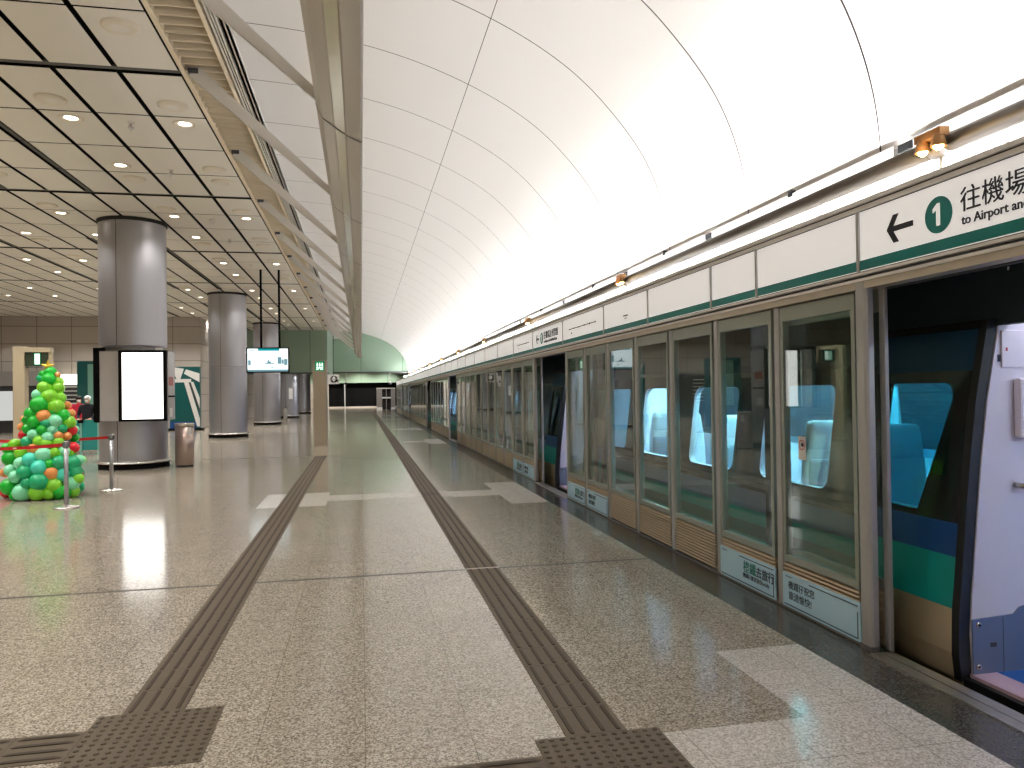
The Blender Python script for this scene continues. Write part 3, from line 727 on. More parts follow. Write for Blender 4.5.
# ------------------------------------------------------------------ hanging monitors, sign pylon, hanging signs
m = thing('hanging_monitor', 'flat monitor hanging on two black rods beside the second column', 'monitor', (-2.92, 24.9, 0))
b = MB(); b.bbox(-.66, .66, 0, .09, 2.34, 3.15, 'black', .012); b.build('case', m)
b = MB(); b.box(-.62, .62, -.004, 0, 2.38, 3.11, 'mon_w'); b.box(-.30, .36, -.006, -.004, 3.04, 3.11, 'mon_teal')
for a, c, e, g in ((-.55, -.42, 3.05, 3.075), (.3, .42, 2.62, 2.84), (.43, .49, 2.62, 2.76), (.5, .6, 2.58, 2.78), (-.1, .2, 2.62, 2.65), (-.02, .1, 2.65, 2.70), (.0, .04, 2.70, 2.76), (-.6, -.52, 2.58, 2.74), (.1, .18, 2.50, 2.53), (-.62, .62, 2.38, 2.44)): b.box(a, c, -.006, -.004, e, g, 'mon_grey')
b.build('screen', m)
b = MB(); b.tube([(-.20, .05, 3.14), (-.20, .05, 5.65)], .035, 'black', 12); b.build('rod', m)
b = MB(); b.tube([(.36, .05, 3.14), (.36, .05, 5.65)], .035, 'black', 12); b.build('rod', m)
b = MB(); b.box(-.70, -.66, .02, .07, 2.95, 3.05, 'sign_white'); b.build('sensor', m)
p = thing('sign_pylon', 'tall bronze upright pylon with green exit sign standing on platform', 'sign pylon', (-1.27, 24.15, 0))
b = MB(); b.bbox(-.22, .20, 0, .13, 0, 2.70, 'gold', .008); b.build('body', p)
b = MB(); b.box(.20, .235, .03, .11, 0, 2.70, 'alu'); b.build('side_trim', p)
b = MB(); b.box(-.15, .14, -.006, 0, 2.36, 2.67, 'green_sign')
b.build('exit_sign', p)
b = MB()     # white pictogram: two figures over a line
for dx in (-.075, 0, .075): b.ball((dx, -.008, 2.60), .019, 'white_lit', 10, 6, (1, .2, 1)); b.box(dx - .022, dx + .022, -.009, -.006, 2.50, 2.575, 'white_lit')
b.box(-.11, .10, -.009, -.006, 2.44, 2.47, 'white_lit'); b.box(-.11, -.03, -.009, -.006, 2.40, 2.42, 'white_lit'); b.box(.01, .10, -.009, -.006, 2.40, 2.42, 'white_lit')
b.build('pictogram', p)
h = thing('hanging_sign', 'small white hanging sign with dark round emblem, right of the pylon', 'sign', (-1.55, 44.0, 0))
b = MB(); b.box(-.42, .30, 0, .12, 2.22, 2.76, 'sign_white'); b.build('board', h)
b = MB(); b.lathe([(0, 0), (.21, 0), (.21, .02), (0, .02)], 'ink', n=20); o = b.build('emblem', h); o.rotation_euler = (pi / 2, 0, 0); o.location = (.02, 0, 2.5)
b = MB(); b.lathe([(.07, .02), (.11, .02), (.11, .03), (.07, .03)], 'sign_white', n=20)
for a in range(4):
    R = Matrix.Rotation(a * pi / 2, 3, 'Z'); b.box(.13, .2, -.02, .02, .02, .03, 'sign_white', R)
o2 = b.build('emblem_ring', o)
b = MB(); b.box(-.62, -.42, .0, .12, 1.95, 2.6, 'sign_white'); b.box(-.56, -.48, -.01, 0, 2.2, 2.3, 'ink'); b.build('side_board', h)
b = MB(); b.tube([(.0, .06, 2.76), (.0, .06, 5.0)], .02, 'dgrey', 8); b.build('hanger', h)
for lab, x, y in (('dark dome camera hanging on a rod in middle of the far green wall', -1.1, 56.0), ('small dark camera on a rod at the right end of far black opening', 2.1, 56.2)):
    c = thing('ceiling_camera', lab, 'camera', (x, y, 0))
    b = MB(); b.tube([(0, 0, 2.5), (0, 0, 3.2)], .025, 'alu', 8); b.build('rod', c)
    b = MB(); b.ball((0, 0, 2.42), .12, 'dgrey', 12, 8); b.box(-.1, .1, -.1, .1, 2.46, 2.54, 'sign_white'); b.build('housing', c)

# ------------------------------------------------------------------ exit portal and shop front on the left
p = thing('exit_portal', 'tan gate frame with dark green exit sign at the left edge', 'gate frame', (-8.36, 20.3, 0))
b = MB(); b.box(0, .25, 0, .25, 0, 2.9, 'tan'); b.build('post', p)
b = MB(); b.box(.25, .82, 0, .25, 2.76, 2.88, 'tan'); b.build('arm', p)
b = MB(); b.box(.77, .82, .06, .2, 2.38, 2.76, 'tan'); b.build('end_bracket', p)
b = MB(); b.box(.25, .77, .05, .2, 2.42, 2.76, 'exit_dark'); b.build('exit_box', p)
b = MB(); b.box(.47, .58, .035, .05, 2.46, 2.72, 'white_lit'); b.box(.45, .60, .042, .05, 2.44, 2.74, 'green_sign'); b.build('pictogram', p)
b = MB(); b.box(-.02, .62, .08, .12, 2.385, 2.40, 'dgrey'); b.build('cable', p)
s = thing('shop_front', 'grey shop front with glowing white name board far behind the balloon tree', 'shop front', (-13.8, 39.6, 0))
b = MB(); b.box(-5.2, 2.5, .2, .6, 0, 2.5, 'dgrey'); b.box(-5.2, -1.1, .1, .2, 2.25, 2.95, 'grey'); b.build('facade', s)
b = MB(); b.box(-.6, .40, 0, .2, 2.28, 2.78, 'shop_lit')
b.build('name_board', s)
b = MB()
for i in range(7): b.box(-.3, 1.25, .02, .2, .95 + .2 * i, .99 + .2 * i, 'sign_white')
b.build('shelf', s)
b = MB(); b.box(-3.4, -2.6, .05, .2, .6, 2.0, 'screen_dim'); b.build('lit_panel', s)
g = thing('glass_kiosk', 'tall teal glass box behind the two people', 'kiosk', (-9.42, 30.0, 0))
b = MB(); b.bbox(-.82, .35, 0, 1.2, 0, 2.98, 'teal_dark', .01); b.build('case', g)
b = MB(); b.box(-.45, .35, -.03, 0, .9, 2.86, 'teal_pale'); b.build('panel', g)
f = thing('glass_barrier', 'low teal glass barrier with dark clamps left of nearest column', 'barrier', (-7.62, 23.25, 0))
b = MB(); b.box(-.66, .38, 0, .025, .12, .99, 'teal_pale2'); b.build('panel', f)
b = MB(); b.box(-.66, .38, -.01, .035, .09, .12, 'steel_bright'); b.build('rail', f)
for x in (-.22, .24):
    b = MB(); b.box(x - .025, x + .025, -.03, .05, 0, .95, 'teal_pale'); b.build('post', f)
    b = MB(); b.box(x - .07, x + .07, -.05, .06, .90, .99, 'black'); b.build('clamp', f)
e = thing('ramp_panel', 'tall teal panel with white slanting bands behind the litter bin', 'panel', (-8.2, 38.0, 0))
b = MB(); b.box(-.75, .60, 0, .3, 0.1, 3.05, 'teal_dark'); b.build('backing', e)
b = MB()
for P, m_ in (([(-.1, 2.32), (.1, 2.32), (.60, .55), (.60, .18), (.48, .18)], 'sign_white'), ([(.2, 2.32), (.32, 2.32), (.60, 1.55), (.60, 1.05)], 'sign_white'), ([(-.66, 3.05), (-.1, 2.95), (-.28, 2.42), (-.42, 2.42)], 'sign_white'), ([(.0, 2.92), (.60, 2.72), (.60, 2.3), (-.1, 2.72)], 'sign_white'), ([(-.75, 2.30), (.22, 2.30), (.22, 2.46), (-.75, 2.46)], 'sign_white')):
    b.prism(P, -.03, 0, m_)
b.prism([(.12, 2.3), (.17, 2.3), (.60, 1.05), (.60, .85)], -.036, -.0, 'dgrey')
b.build('slanting_band', e)
b = MB(); b.box(-.75, .45, -.02, 0, .1, .42, 'train_blue'); b.build('lower_band', e)
b = MB(); b.box(-.9, .75, -.15, .3, 0, .1, 'black'); b.build('base', e)
b = MB(); b.bbox(-.35, .25, -.25, .25, 0, .42, 'black', .03); o = b.build('floor_box', loc=(-7.55, 35.2, 0)); tag(o, 'low black box on floor between bin and second column', 'box')

# ------------------------------------------------------------------ two people beyond the barrier
def person(label, loc, rz, coat, cap):
    r = thing('person', label, 'person', loc, rz)
    J = {'pel': (0, 0, .93), 'waist': (0, 0, 1.06), 'chest': (0, -.01, 1.27), 'neck0': (0, 0, 1.42), 'neck': (0, 0, 1.47), 'head': (0, -.02, 1.55), 'crown': (0, -.015, 1.64)}
    R = {'pel': .15, 'waist': .135, 'chest': .16, 'neck0': .075, 'neck': .052, 'head': .082, 'crown': .07}
    E_ = [('pel', 'waist'), ('waist', 'chest'), ('chest', 'neck0'), ('neck0', 'neck'), ('neck', 'head'), ('head', 'crown')]
    for s_ in (-1, 1):
        q = 'l' if s_ < 0 else 'r'
        J.update({'sh' + q: (s_ * .18, 0, 1.37), 'el' + q: (s_ * .25, -.02, 1.10), 'wr' + q: (s_ * .17, -.20, .98), 'ha' + q: (s_ * .13, -.26, .98), 'hip' + q: (s_ * .09, 0, .86), 'kn' + q: (s_ * .10, -.02, .48), 'an' + q: (s_ * .10, .02, .09), 'to' + q: (s_ * .115, -.13, .04)})
        R.update({'sh' + q: .068, 'el' + q: .05, 'wr' + q: .036, 'ha' + q: .04, 'hip' + q: .095, 'kn' + q: .062, 'an' + q: .045, 'to' + q: .035})
        E_ += [('chest', 'sh' + q), ('sh' + q, 'el' + q), ('el' + q, 'wr' + q), ('wr' + q, 'ha' + q), ('pel', 'hip' + q), ('hip' + q, 'kn' + q), ('kn' + q, 'an' + q), ('an' + q, 'to' + q)]
    names = list(J); me = bpy.data.meshes.new('body'); me.from_pydata([J[n] for n in names], [(names.index(a), names.index(c)) for a, c in E_], [])
    o = bpy.data.objects.new('body', me); COL.objects.link(o)
    sk = o.modifiers.new('s', 'SKIN'); sk.use_smooth_shade = True; o.modifiers.new('d', 'SUBSURF').levels = 2
    for i, n in enumerate(names): me.skin_vertices[0].data[i].radius = (R[n], R[n] * (.8 if n in ('pel', 'waist', 'chest') else 1))
    me.skin_vertices[0].data[0].use_root = True
    bpy.context.view_layer.update(); dg = bpy.context.evaluated_depsgraph_get()
    m2 = bpy.data.meshes.new_from_object(o.evaluated_get(dg)); bpy.data.objects.remove(o)
    m2.materials.clear()
    for k_ in ('skin', coat, 'jeans', 'hair'): m2.materials.append(M[k_])
    for f_ in m2.polygons:
        z = f_.center.z; x, y = f_.center.x, f_.center.y
        f_.use_smooth = True
        f_.material_index = 2 if z < .84 and abs(x) < .22 and not (y < -.15 and z > .7) else 1
        if z > 1.455 or (y < -.21 and .9 < z < 1.05): f_.material_index = 0
        if z < .09: f_.material_index = 3
    body = bpy.data.objects.new('body', m2); COL.objects.link(body); body.parent = r
    b = MB(); b.ball((0, .008, 1.605), .094, 'hair' if cap == 'hair' else 'mask', 16, 10, (1, 1.05, .9)); b.box(-.06, .06, -.10, -.02, 1.615, 1.625, 'hair' if cap == 'hair' else 'mask'); b.build('hair' if cap == 'hair' else 'cap', r)
    b = MB(); b.ball((0, -.065, 1.525), .05, 'mask', 12, 8, (1, .7, .8)); b.build('face_mask', r)
    b = MB()
    for s_ in (-1, 1): b.ball((s_ * .03, -.098, 1.572), .011, 'hair', 8, 6)
    b.build('eyes', r)
    b = MB()
    for s_ in (-1, 1):
        for q in range(4): b.tube([(s_ * (.155 - .016 * q), -.275, .99), (s_ * (.15 - .016 * q), -.325, .975), (s_ * (.145 - .015 * q), -.345, .95)], [.009, .0085, .007], 'skin', 6)
        b.tube([(s_ * .10, -.25, .985), (s_ * .075, -.285, .98), (s_ * .075, -.31, .97)], [.011, .009, .008], 'skin', 6)
    b.build('fingers', r)
    return r
person('person in a red coat standing behind the balloon tree', (-8.62, 25.4, 0), .25, 'coat_red', 'hair')
person('person in black coat with white hat and mask behind the teal barrier', (-7.98, 24.2, 0), -.1, 'coat_black', 'cap')

# ------------------------------------------------------------------ far booth
f = thing('far_booth', 'small grey booth with windows at the far right end of the platform', 'booth', (2.45, 78.0, 0))
b = MB(); b.box(-.9, -.35, 0, .9, 0, 2.15, 'grey'); b.box(.55, 1.0, 0, .9, 0, 2.15, 'grey'); b.box(-.35, .55, .2, .9, 0, 2.15, 'dark'); b.box(-.9, 1.0, -.05, .95, 2.15, 2.25, 'white_metal'); b.build('cabin', f)
b = MB(); b.box(-.35, .55, 0, .2, 1.15, 1.3, 'sign_white'); b.box(.05, .12, 0, .2, 0, 2.15, 'grey'); b.build('window_rail', f)
b = MB(); b.box(-.9, -.35, -.02, 0, .0, .25, 'sign_white'); b.build('kick_panel', f)
b = MB(); b.box(.55, 1.0, -.02, 0, 0, .25, 'sign_white'); b.build('kick_panel', f)
# ------------------------------------------------------------------ platform screens
GZ0, GZ1 = .37, 2.15
def bay(w, loc):
    r = thing('screen_panel', '', 'platform screen', loc, group='fixed glass bays of the platform screens')
    m0 = w - .045                       # the mullion sits at the far end of the bay
    b = MB(); b.bbox(-.006, .058, m0 - .03, m0 + .036, 0, 2.20, 'alu', .006); b.build('mullion', r)
    b = MB()
    a, c = .04, m0 - .038
    b.box(.0, .05, a - .002, a + .035, .33, 2.19, 'alu_frame'); b.box(.0, .05, c - .035, c, .33, 2.19, 'alu_frame')
    b.box(.0, .05, a + .035, c - .035, 2.09, 2.19, 'alu_frame'); b.box(.0, .05, a + .035, c - .035, .34, .39, 'alu_frame')
    b.build('frame', r)
    b = MB(); b.box(.010, .018, a + .03, c - .03, .38, 2.10, 'glass'); b.build('glass', r)
    b = MB(); b.box(.03, .045, a, c, .015, .335, 'grille')
    nz = 11
    for i in range(nz):
        z = .03 + .3 * i / nz
        b.prism([(.03, z + .004), (.002, z + .004), (-.004, z + .010), (.002, z + .019), (.03, z + .024)], a, c, 'grille')
    b.build('louvre_grille', r)
    b = MB(); b.box(-.01, .05, .0, w, 0, .016, 'steel_dark'); b.build('kick_rail', r)
    return r
GAPNAME = ['between the two nearest doorways', 'between the second and third doorways', 'between the third and fourth doorways', 'between the fourth and fifth doorways', 'between the fifth and last doorways', 'beyond the last doorway']
for s_, d in enumerate(DOORS):
    y0 = d + 1.15
    y1 = DOORS[s_ + 1] - HALF - .01 if s_ + 1 < len(DOORS) else 66.0
    n = round((y1 - y0) / .967); w = (y1 - y0) / n
    pr = None
    for i in range(n):
        lab = 'fixed glass screen bay, %s from the camera of those %s' % (ORD[i + 1], GAPNAME[s_])
        if pr is None: pr = bay(w, (XP, y0, 0)); pr['label'] = lab
        else: dup(pr, (XP, y0 + w * i, 0), lab)
    # posts of the doorway
    nm = ['nearest', 'second', 'third', 'fourth', 'fifth', 'last'][s_]
    r = thing('door_post', 'rounded grey post on the far side of the %s doorway in the screens' % nm, 'door post', (XP, d + 1.04, 0), group='door posts of the platform screens')
    b = MB()
    P = [(-.034, .022), (-.028, .008), (-.014, .0), (.022, .0), (.022, .104), (-.014, .104), (-.028, .096), (-.034, .082)]
    b.prism(P, 0, 2.24, 'alu', 'Z', False); b.build('shaft', r)
    b = MB(); b.box(-.037, .024, -.003, .106, 0, .03, 'steel_dark'); b.build('shoe', r)
    if s_ > 0:
        b = MB(); b.box(-.012, .0, -.16 - .06 + 1.25 - 1.04 - .0, -.16 + 1.25 - 1.04, 2.0, 2.09, 'sign_white')
# door leaves slid behind the fixed bays
def leaf(label, y0, y1, front):
    """front: the y of the closing edge"""
    r = thing('sliding_door', label, 'sliding door', (3.105, y0, 0), group='sliding leaves of the platform screens')
    w = y1 - y0; fe = 0 if abs(front - y0) < .01 else w
    s0, s1 = (0, .05) if fe == 0 else (w - .05, w)
    b = MB(); b.bbox(-.013, .013, s0, s1, .012, 2.20, 'alu', .004); b.build('closing_stile', r)
    b = MB(); q0, q1 = (w - .13, w) if fe == 0 else (0, .13)
    b.box(-.012, .012, q0, q1, .012, 2.2, 'rubber'); b.build('rear_stile', r)
    a, c = (s1, q0) if fe == 0 else (q1, s0)
    b = MB(); b.box(-.011, .011, a, c, 2.06, 2.2, 'alu_frame'); b.box(-.011, .011, a, c, .36, .43, 'alu_frame'); b.build('rails', r)
    b = MB(); b.box(-.004, .004, a, c, .43, 2.06, 'glass'); b.build('glass', r)
    b = MB(); b.box(.0, .011, a, c, .02, .36, 'grille')
    for i in range(12):
        z = .025 + .33 * i / 12
        b.prism([(.0, z), (-.012, z + .004), (-.012, z + .014), (.0, z + .024)], a, c, 'grille')
    b.build('louvre_grille', r)
    return r
leaf('open sliding glass leaf showing its edge beside the nearest doorway post', 3.945, 5.33, 3.945)
leaf('open sliding glass leaf on the far side of the second doorway', DOORS[1] + .86, DOORS[1] + 2.2, DOORS[1] + .86)
leaf('open sliding glass leaf on the near side of the second doorway', DOORS[1] - 2.2, DOORS[1] - .90, DOORS[1] - .90)
# header above the screens
b = MB()
b.box(3.0, 3.10, YB, 66, 2.20, 2.245, 'alu_warm'); b.box(2.985, 3.10, YB, 66, 2.245, 2.262, 'lip')
b.box(3.02, 3.10, YB, 66, 2.262, 2.282, 'dgrey'); b.box(2.985, 3.10, YB, 66, 2.282, 2.298, 'lip'); b.box(3.0, 3.10, YB, 66, 2.298, 2.306, 'dgrey')
b.build('trim_5', kind='structure')
b = MB()
b.box(3.0, 3.10, YB, 66, 2.668, 2.674, 'dgrey'); b.box(2.985, 3.10, YB, 66, 2.674, 2.70, 'lip'); b.box(2.99, 3.10, YB, 66, 2.70, 2.708, 'dark'); b.box(2.97, 3.12, YB, 66, 2.708, 2.735, 'lip')
b.build('trim_6', kind='structure')
b = MB(); b.box(3.20, 3.24, YB, 66, 2.21, 2.66, 'dgrey'); b.build('trim_7', kind='structure')
# sign panels of the header
def arrow(parent, y, z, k=1.0):
    b = MB(); t_ = .031 * k
    # shaft along Y (the tip points to larger Y, that is to the left as one reads it)
    b.box(-.004, 0, y - .10 * k, y + .085 * k, z - t_ / 2, z + t_ / 2, 'ink')
    for s_ in (1, -1):
        P = [(y + .108 * k, z), (y + .066 * k, z), (y + .012 * k, z + s_ * .08 * k), (y + .054 * k, z + s_ * .08 * k)]
        b.prism(P, -.0045, 0, 'ink', 'X')
    return b.build('arrow', parent)
def sign(label, y0, y1, kind):
    r = thing('header_sign', label, 'sign panel', (3.0, y0, 0), group='white sign panels above the platform screens')
    w = y1 - y0
    b = MB(); b.box(0, .08, .012, w - .012, 2.308, 2.668, 'sign_glow'); b.build('board', r)
    b = MB(); b.box(-.003, 0, .012, w - .012, 2.312, 2.372, 'teal'); b.build('green_stripe', r)
    b = MB(); b.box(-.012, .08, w - .012, w + .012, 2.306, 2.70, 'alu'); b.build('divider', r)
    if kind == 'dir':
        arrow(r, w - .36, 2.505)
        b = MB(); c_ = w - .645
        P = [(c_ + .094 * cos(2 * pi * i / 40), 2.505 + .097 * sin(2 * pi * i / 40)) for i in range(40)]
        b.prism(P, -.004, 0, 'teal', 'X'); disc = b.build('number_disc', r)
        b = MB(); b.prism([(c_ + .012, 2.448), (c_ + .012, 2.533), (c_ + .036, 2.520), (c_ + .036, 2.540), (c_ + .006, 2.566), (c_ - .014, 2.566), (c_ - .014, 2.448)], -.006, -.003, 'sign_glow', 'X'); b.build('numeral', disc)
        text('lettering', '往機場及博覽館', .135, 'ink', r, (-.003, w - .79, 2.492))
        text('english_lettering', 'to Airport and AsiaWorld-Expo', .066, 'ink', r, (-.003, w - .80, 2.417), bold=.0008)
    elif kind == 'map':
        b = MB(); b.box(-.003, 0, .35, w - .35, 2.50, 2.512, 'ink')
        for q in range(6): P = [(.35 + (w - .7) * q / 5 + .014 * cos(pi * i / 5), 2.506 + .014 * sin(pi * i / 5)) for i in range(10)]; b.prism(P, -.005, 0, 'ink', 'X')
        b.box(-.003, 0, w - .48, w - .44, 2.43, 2.46, 'ink'); b.build('route_line', r)
    elif kind == 'small':
        b = MB(); b.box(-.003, 0, w * .42, w * .52, 2.46, 2.475, 'ink'); b.box(-.003, 0, w * .44, w * .50, 2.43, 2.445, 'gold'); b.build('small_notice', r)
    return r
SG = [(2.0, 4.04, 'dir', 'white sign panel with arrow, green number 1 disc and Airport lettering, above nearest doorway'),
      (4.04, 5.24, '', 'blank white sign panel just left of the nearest Airport sign'),
      (5.24, 6.0, '', 'short blank white sign panel, second left of the nearest Airport sign'),
      (6.0, 7.46, '', 'blank white sign panel, third left of the nearest Airport sign'),
      (7.46, 8.93, 'small', 'white sign panel with a tiny dark and gold mark'),
      (8.93, 10.87, 'map', 'white sign panel with a thin route line, right of the second doorway'),
      (10.87, 12.87, 'dir', 'white sign panel with arrow and number disc above the second doorway'),
      (12.87, 14.6, 'map', 'white sign panel with a thin route line, left of the second doorway')]
for a, c, kd, lab in SG: sign(lab, a, c, kd)
y = 14.6; i = 0; base = None
while y < 64:
    i += 1
    lab = 'blank white sign panel far down the header, %s past the second doorway' % ORD[i] if i < 21 else ''
    w = 1.75 if i < 14 else 5.6
    if i in (1, 14): base = sign(lab, y, y + w, '')
    else: dup(base, (3.0, y, 0), lab)
    y += w
# posters on the lower grilles
def poster(label, y0, y1, lines):
    r = thing('poster', label, 'poster', (XP - .012, y0, 0))
    w = y1 - y0
    b = MB(); b.box(-.006, .006, .008, w - .008, .018, .262, 'poster_blue'); b.build('sheet', r)
    b = MB(); b.box(-.008, -.006, .03, w * .62, .235, .241, 'poster_navy'); b.box(-.008, -.006, .03, w - .03, .034, .040, 'poster_navy'); b.box(-.008, -.006, .03, .036, .04, .20, 'poster_navy')
    for q in range(4): b.box(-.008, -.006, w - .06 - .02 * q, w - .05 - .02 * q, .235, .243, 'poster_navy')
    b.build('border_line', r)
    for body, size, mt, yy, z, bo in lines: text('lettering', body, size, mt, r, (-.0075, yy, z), depth=.0008, bold=bo)
    return r
LB = lambda w: [('機鐵仔祝您', .064, 'poster_navy', w - .08, .160, .0), ('旅途愉快!', .066, 'poster_navy', w - .083, .085, .0)]
LA = lambda w: [('機鐵', .098, 'poster_teal', w - .40, .135, .001), ('去旅行', .088, 'poster_navy', w - .595, .135, .001), ('機鐵仔做您最佳buddy', .042, 'poster_navy', w - .39, .085, 0)]
poster('light blue poster with two lines of dark lettering, nearest the open doorway', 4.103, 4.984, LB(.88))
poster('light blue poster with large teal and navy lettering, second from nearest doorway', 5.07, 5.951, LA(.88))
poster('small blue poster on the grille right of the second doorway, nearer the camera', 8.94, 9.82, LB(.88))
poster('small blue poster on the grille touching the second doorway', 9.907, 10.787, LA(.88))
poster('small blue poster on the grille just left of the second doorway', 12.953, 13.87, LB(.91))
poster('small blue poster, second left of the second doorway', 13.965, 14.88, LA(.91))
# round prohibition sticker on the first bay
r = thing('warning_sticker', 'white sticker with red ring and dark hand on the first glass bay', 'sticker', (XP + .0085, 4.74, 1.18))
b = MB(); b.box(-.002, .0, -.045, .045, -.085, .08, 'sign_white'); b.build('sheet', r)
b = MB(); n0 = len(b.v)
ring = [(.036 * cos(2 * pi * i / 24), .02 + .036 * sin(2 * pi * i / 24)) for i in range(24)]; rin = [(.029 * cos(2 * pi * i / 24), .02 + .029 * sin(2 * pi * i / 24)) for i in range(24)]
b.v += [(-.0035, *p) for p in ring] + [(-.0035, *p) for p in rin]
for i in range(24): j = (i + 1) % 24; b.face((i, j, 24 + j, 24 + i), 'red')
b.ball((-.003, -.004, .022), .016, 'ink', 10, 6, (.08, 1, 1)); b.box(-.0035, -.002, -.03, -.005, .014, .024, 'ink'); b.build('red_ring', r)

# ------------------------------------------------------------------ lighting cove: tubes, rail, tray
i = 0; y = -4.5; ft = None
while y < 56:
    if ft is None:
        ft = thing('fluorescent_tube', '', 'lamp', (3.235, y, 2.93), group='fluorescent tubes in the cove above the screens')
        b = MB(); b.tube([(0, .03 + 1.44 * q / 6, 0) for q in range(7)], .02, 'cove', 8); b.build('tube', ft)
        b = MB(); b.box(-.008, .008, .01, .022, -.262, .0, 'white_metal'); b.build('holder', ft)
        b = MB(); b.box(-.008, .008, 1.478, 1.49, -.262, .0, 'white_metal'); b.build('holder', ft)
        o = ft
    else: o = dup(ft, (3.235, y, 2.93), '')
    i += 1; o['label'] = 'glowing fluorescent tube lying in the white cove above the platform screens'
    y += 1.55
i = 0; JT = [-1.45, 3.53, 8.5, 13.6, 18.7, 23.8, 28.9, 34, 39.1, 44.2, 49.3, 54.4]
for j0, j1 in zip(JT, JT[1:]):
    i += 1
    r = thing('cove_rail', 'long round grey rail above the sign panels, %s length from the camera' % ORD[i], 'rail', (3.15, j0, 2.925), group='round rails along the lighting cove')
    b = MB(); b.tube([(0, .06, 0), (0, j1 - j0 - .06, 0)], .052, 'rail', 14); b.build('tube', r)
    b = MB(); b.tube([(0, -.03, -.003), (0, .06, -.003)], .062, 'rail', 14); b.box(-.006, .006, 0, .014, -.188, -.04, 'rail'); b.build('joint_collar', r)
    if i > 1:
        q = thing('spot_lamp', 'small warm twin spotlight on the round rail, %s from the camera' % ORD[i - 1], 'spotlight', (3.06, j0 - .02, 2.925), group='warm spotlights on the cove rail')
        b = MB(); b.box(-.02, .04, -.09, .10, .02, .065, 'lamp_housing'); b.build('bracket', q)
        for sy in (-.055, .06):
            b = MB(); b.lathe([(.025, .03), (.036, -.0), (.040, -.035)], 'lamp_housing', (0, sy), 14, cap=False); h_ = b.build('shade', q)
            b = MB(); b.ball((0, sy, -.028), .027, 'warm_lamp', 10, 8); o = b.build('bulb', h_)
        if i < 5:
            l = bpy.data.lights.new('warm_glow', 'POINT'); l.energy = 2; l.color = (1, .72, .38); l.shadow_soft_size = .03
            o = bpy.data.objects.new('warm_glow', l); COL.objects.link(o); o.location = (3.0, j0 - .02, 2.86)
TR = [(-1.0, 4.12), (4.30, 6.9), (7.05, 9.3), (9.45, 12.4), (12.55, 16), (16.2, 22), (22.2, 30), (30.2, 40), (40.2, 56)]
for i, (a, c) in enumerate(TR):
    r = thing('cable_tray', 'galvanised cable tray along the foot of the vault, %s length from the camera' % ORD[i + 1], 'cable tray', (3.462, a, 3.115), group='cable trays along the foot of the vault')
    b = MB(); b.prism([(0, 0), (.066, 0), (.066, .074), (.061, .074), (.061, .006), (.006, .006), (.006, .074), (0, .074)], 0, c - a, 'galv'); b.build('channel', r)
    b = MB(); b.box(-.006, .06, c - a + .003, c - a + .13, .01, .06, 'black'); b.build('clip', r)
    if i < 5: b = MB(); b.box(-.012, .03, (c - a) * .45, (c - a) * .45 + .05, .05, .10, 'black'); b.build('clip', r)

# ------------------------------------------------------------------ train
BODY = [(-.55, 3.45), (-.25, 3.37), (.08, 3.335), (.31, 3.34), (.53, 3.365), (.78, 3.39), (1.15, 3.43), (1.52, 3.48), (1.92, 3.56), (2.3, 3.655), (2.6, 3.78), (2.85, 4.0), (3.0, 4.35)]
def bx(z):
    for (a, xa), (c, xc) in zip(BODY, BODY[1:]):
        if z <= c: return xa + (xc - xa) * (z - a) / (c - a)
    return BODY[-1][1]
ZL = sorted({-.55, -.25, -.03, .08, .20, .31, .42, .53, .62, .70, .78, .83, 1.0, 1.15, 1.33, 1.52, 1.63, 1.75, 1.92, 1.945, 2.3, 2.6, 2.85, 3.0})
def band(z):
    if z < .20: return 'train_tan'
    if z < .31: return 'train_teal'
    if z < .42: return 'train_teal_d'
    if z < .53: return 'train_teal'
    if z < .70: return 'train_grey'
    if z < 1.75: return 'train_black'
    return 'train_roof'
def door_ranges(ds): return [(d - .87, d + .67) for d in ds]
def rounded(y0, y1, z0, z1, r=.09, n=5):
    P = []
    for cy, cz, a0 in ((y1 - r, z1 - r, 0), (y0 + r, z1 - r, pi / 2), (y0 + r, z0 + r, pi), (y1 - r, z0 + r, 1.5 * pi)):
        for i in range(n + 1): a = a0 + pi / 2 * i / n; P.append((cy + r * cos(a), cz + r * sin(a)))
    return P
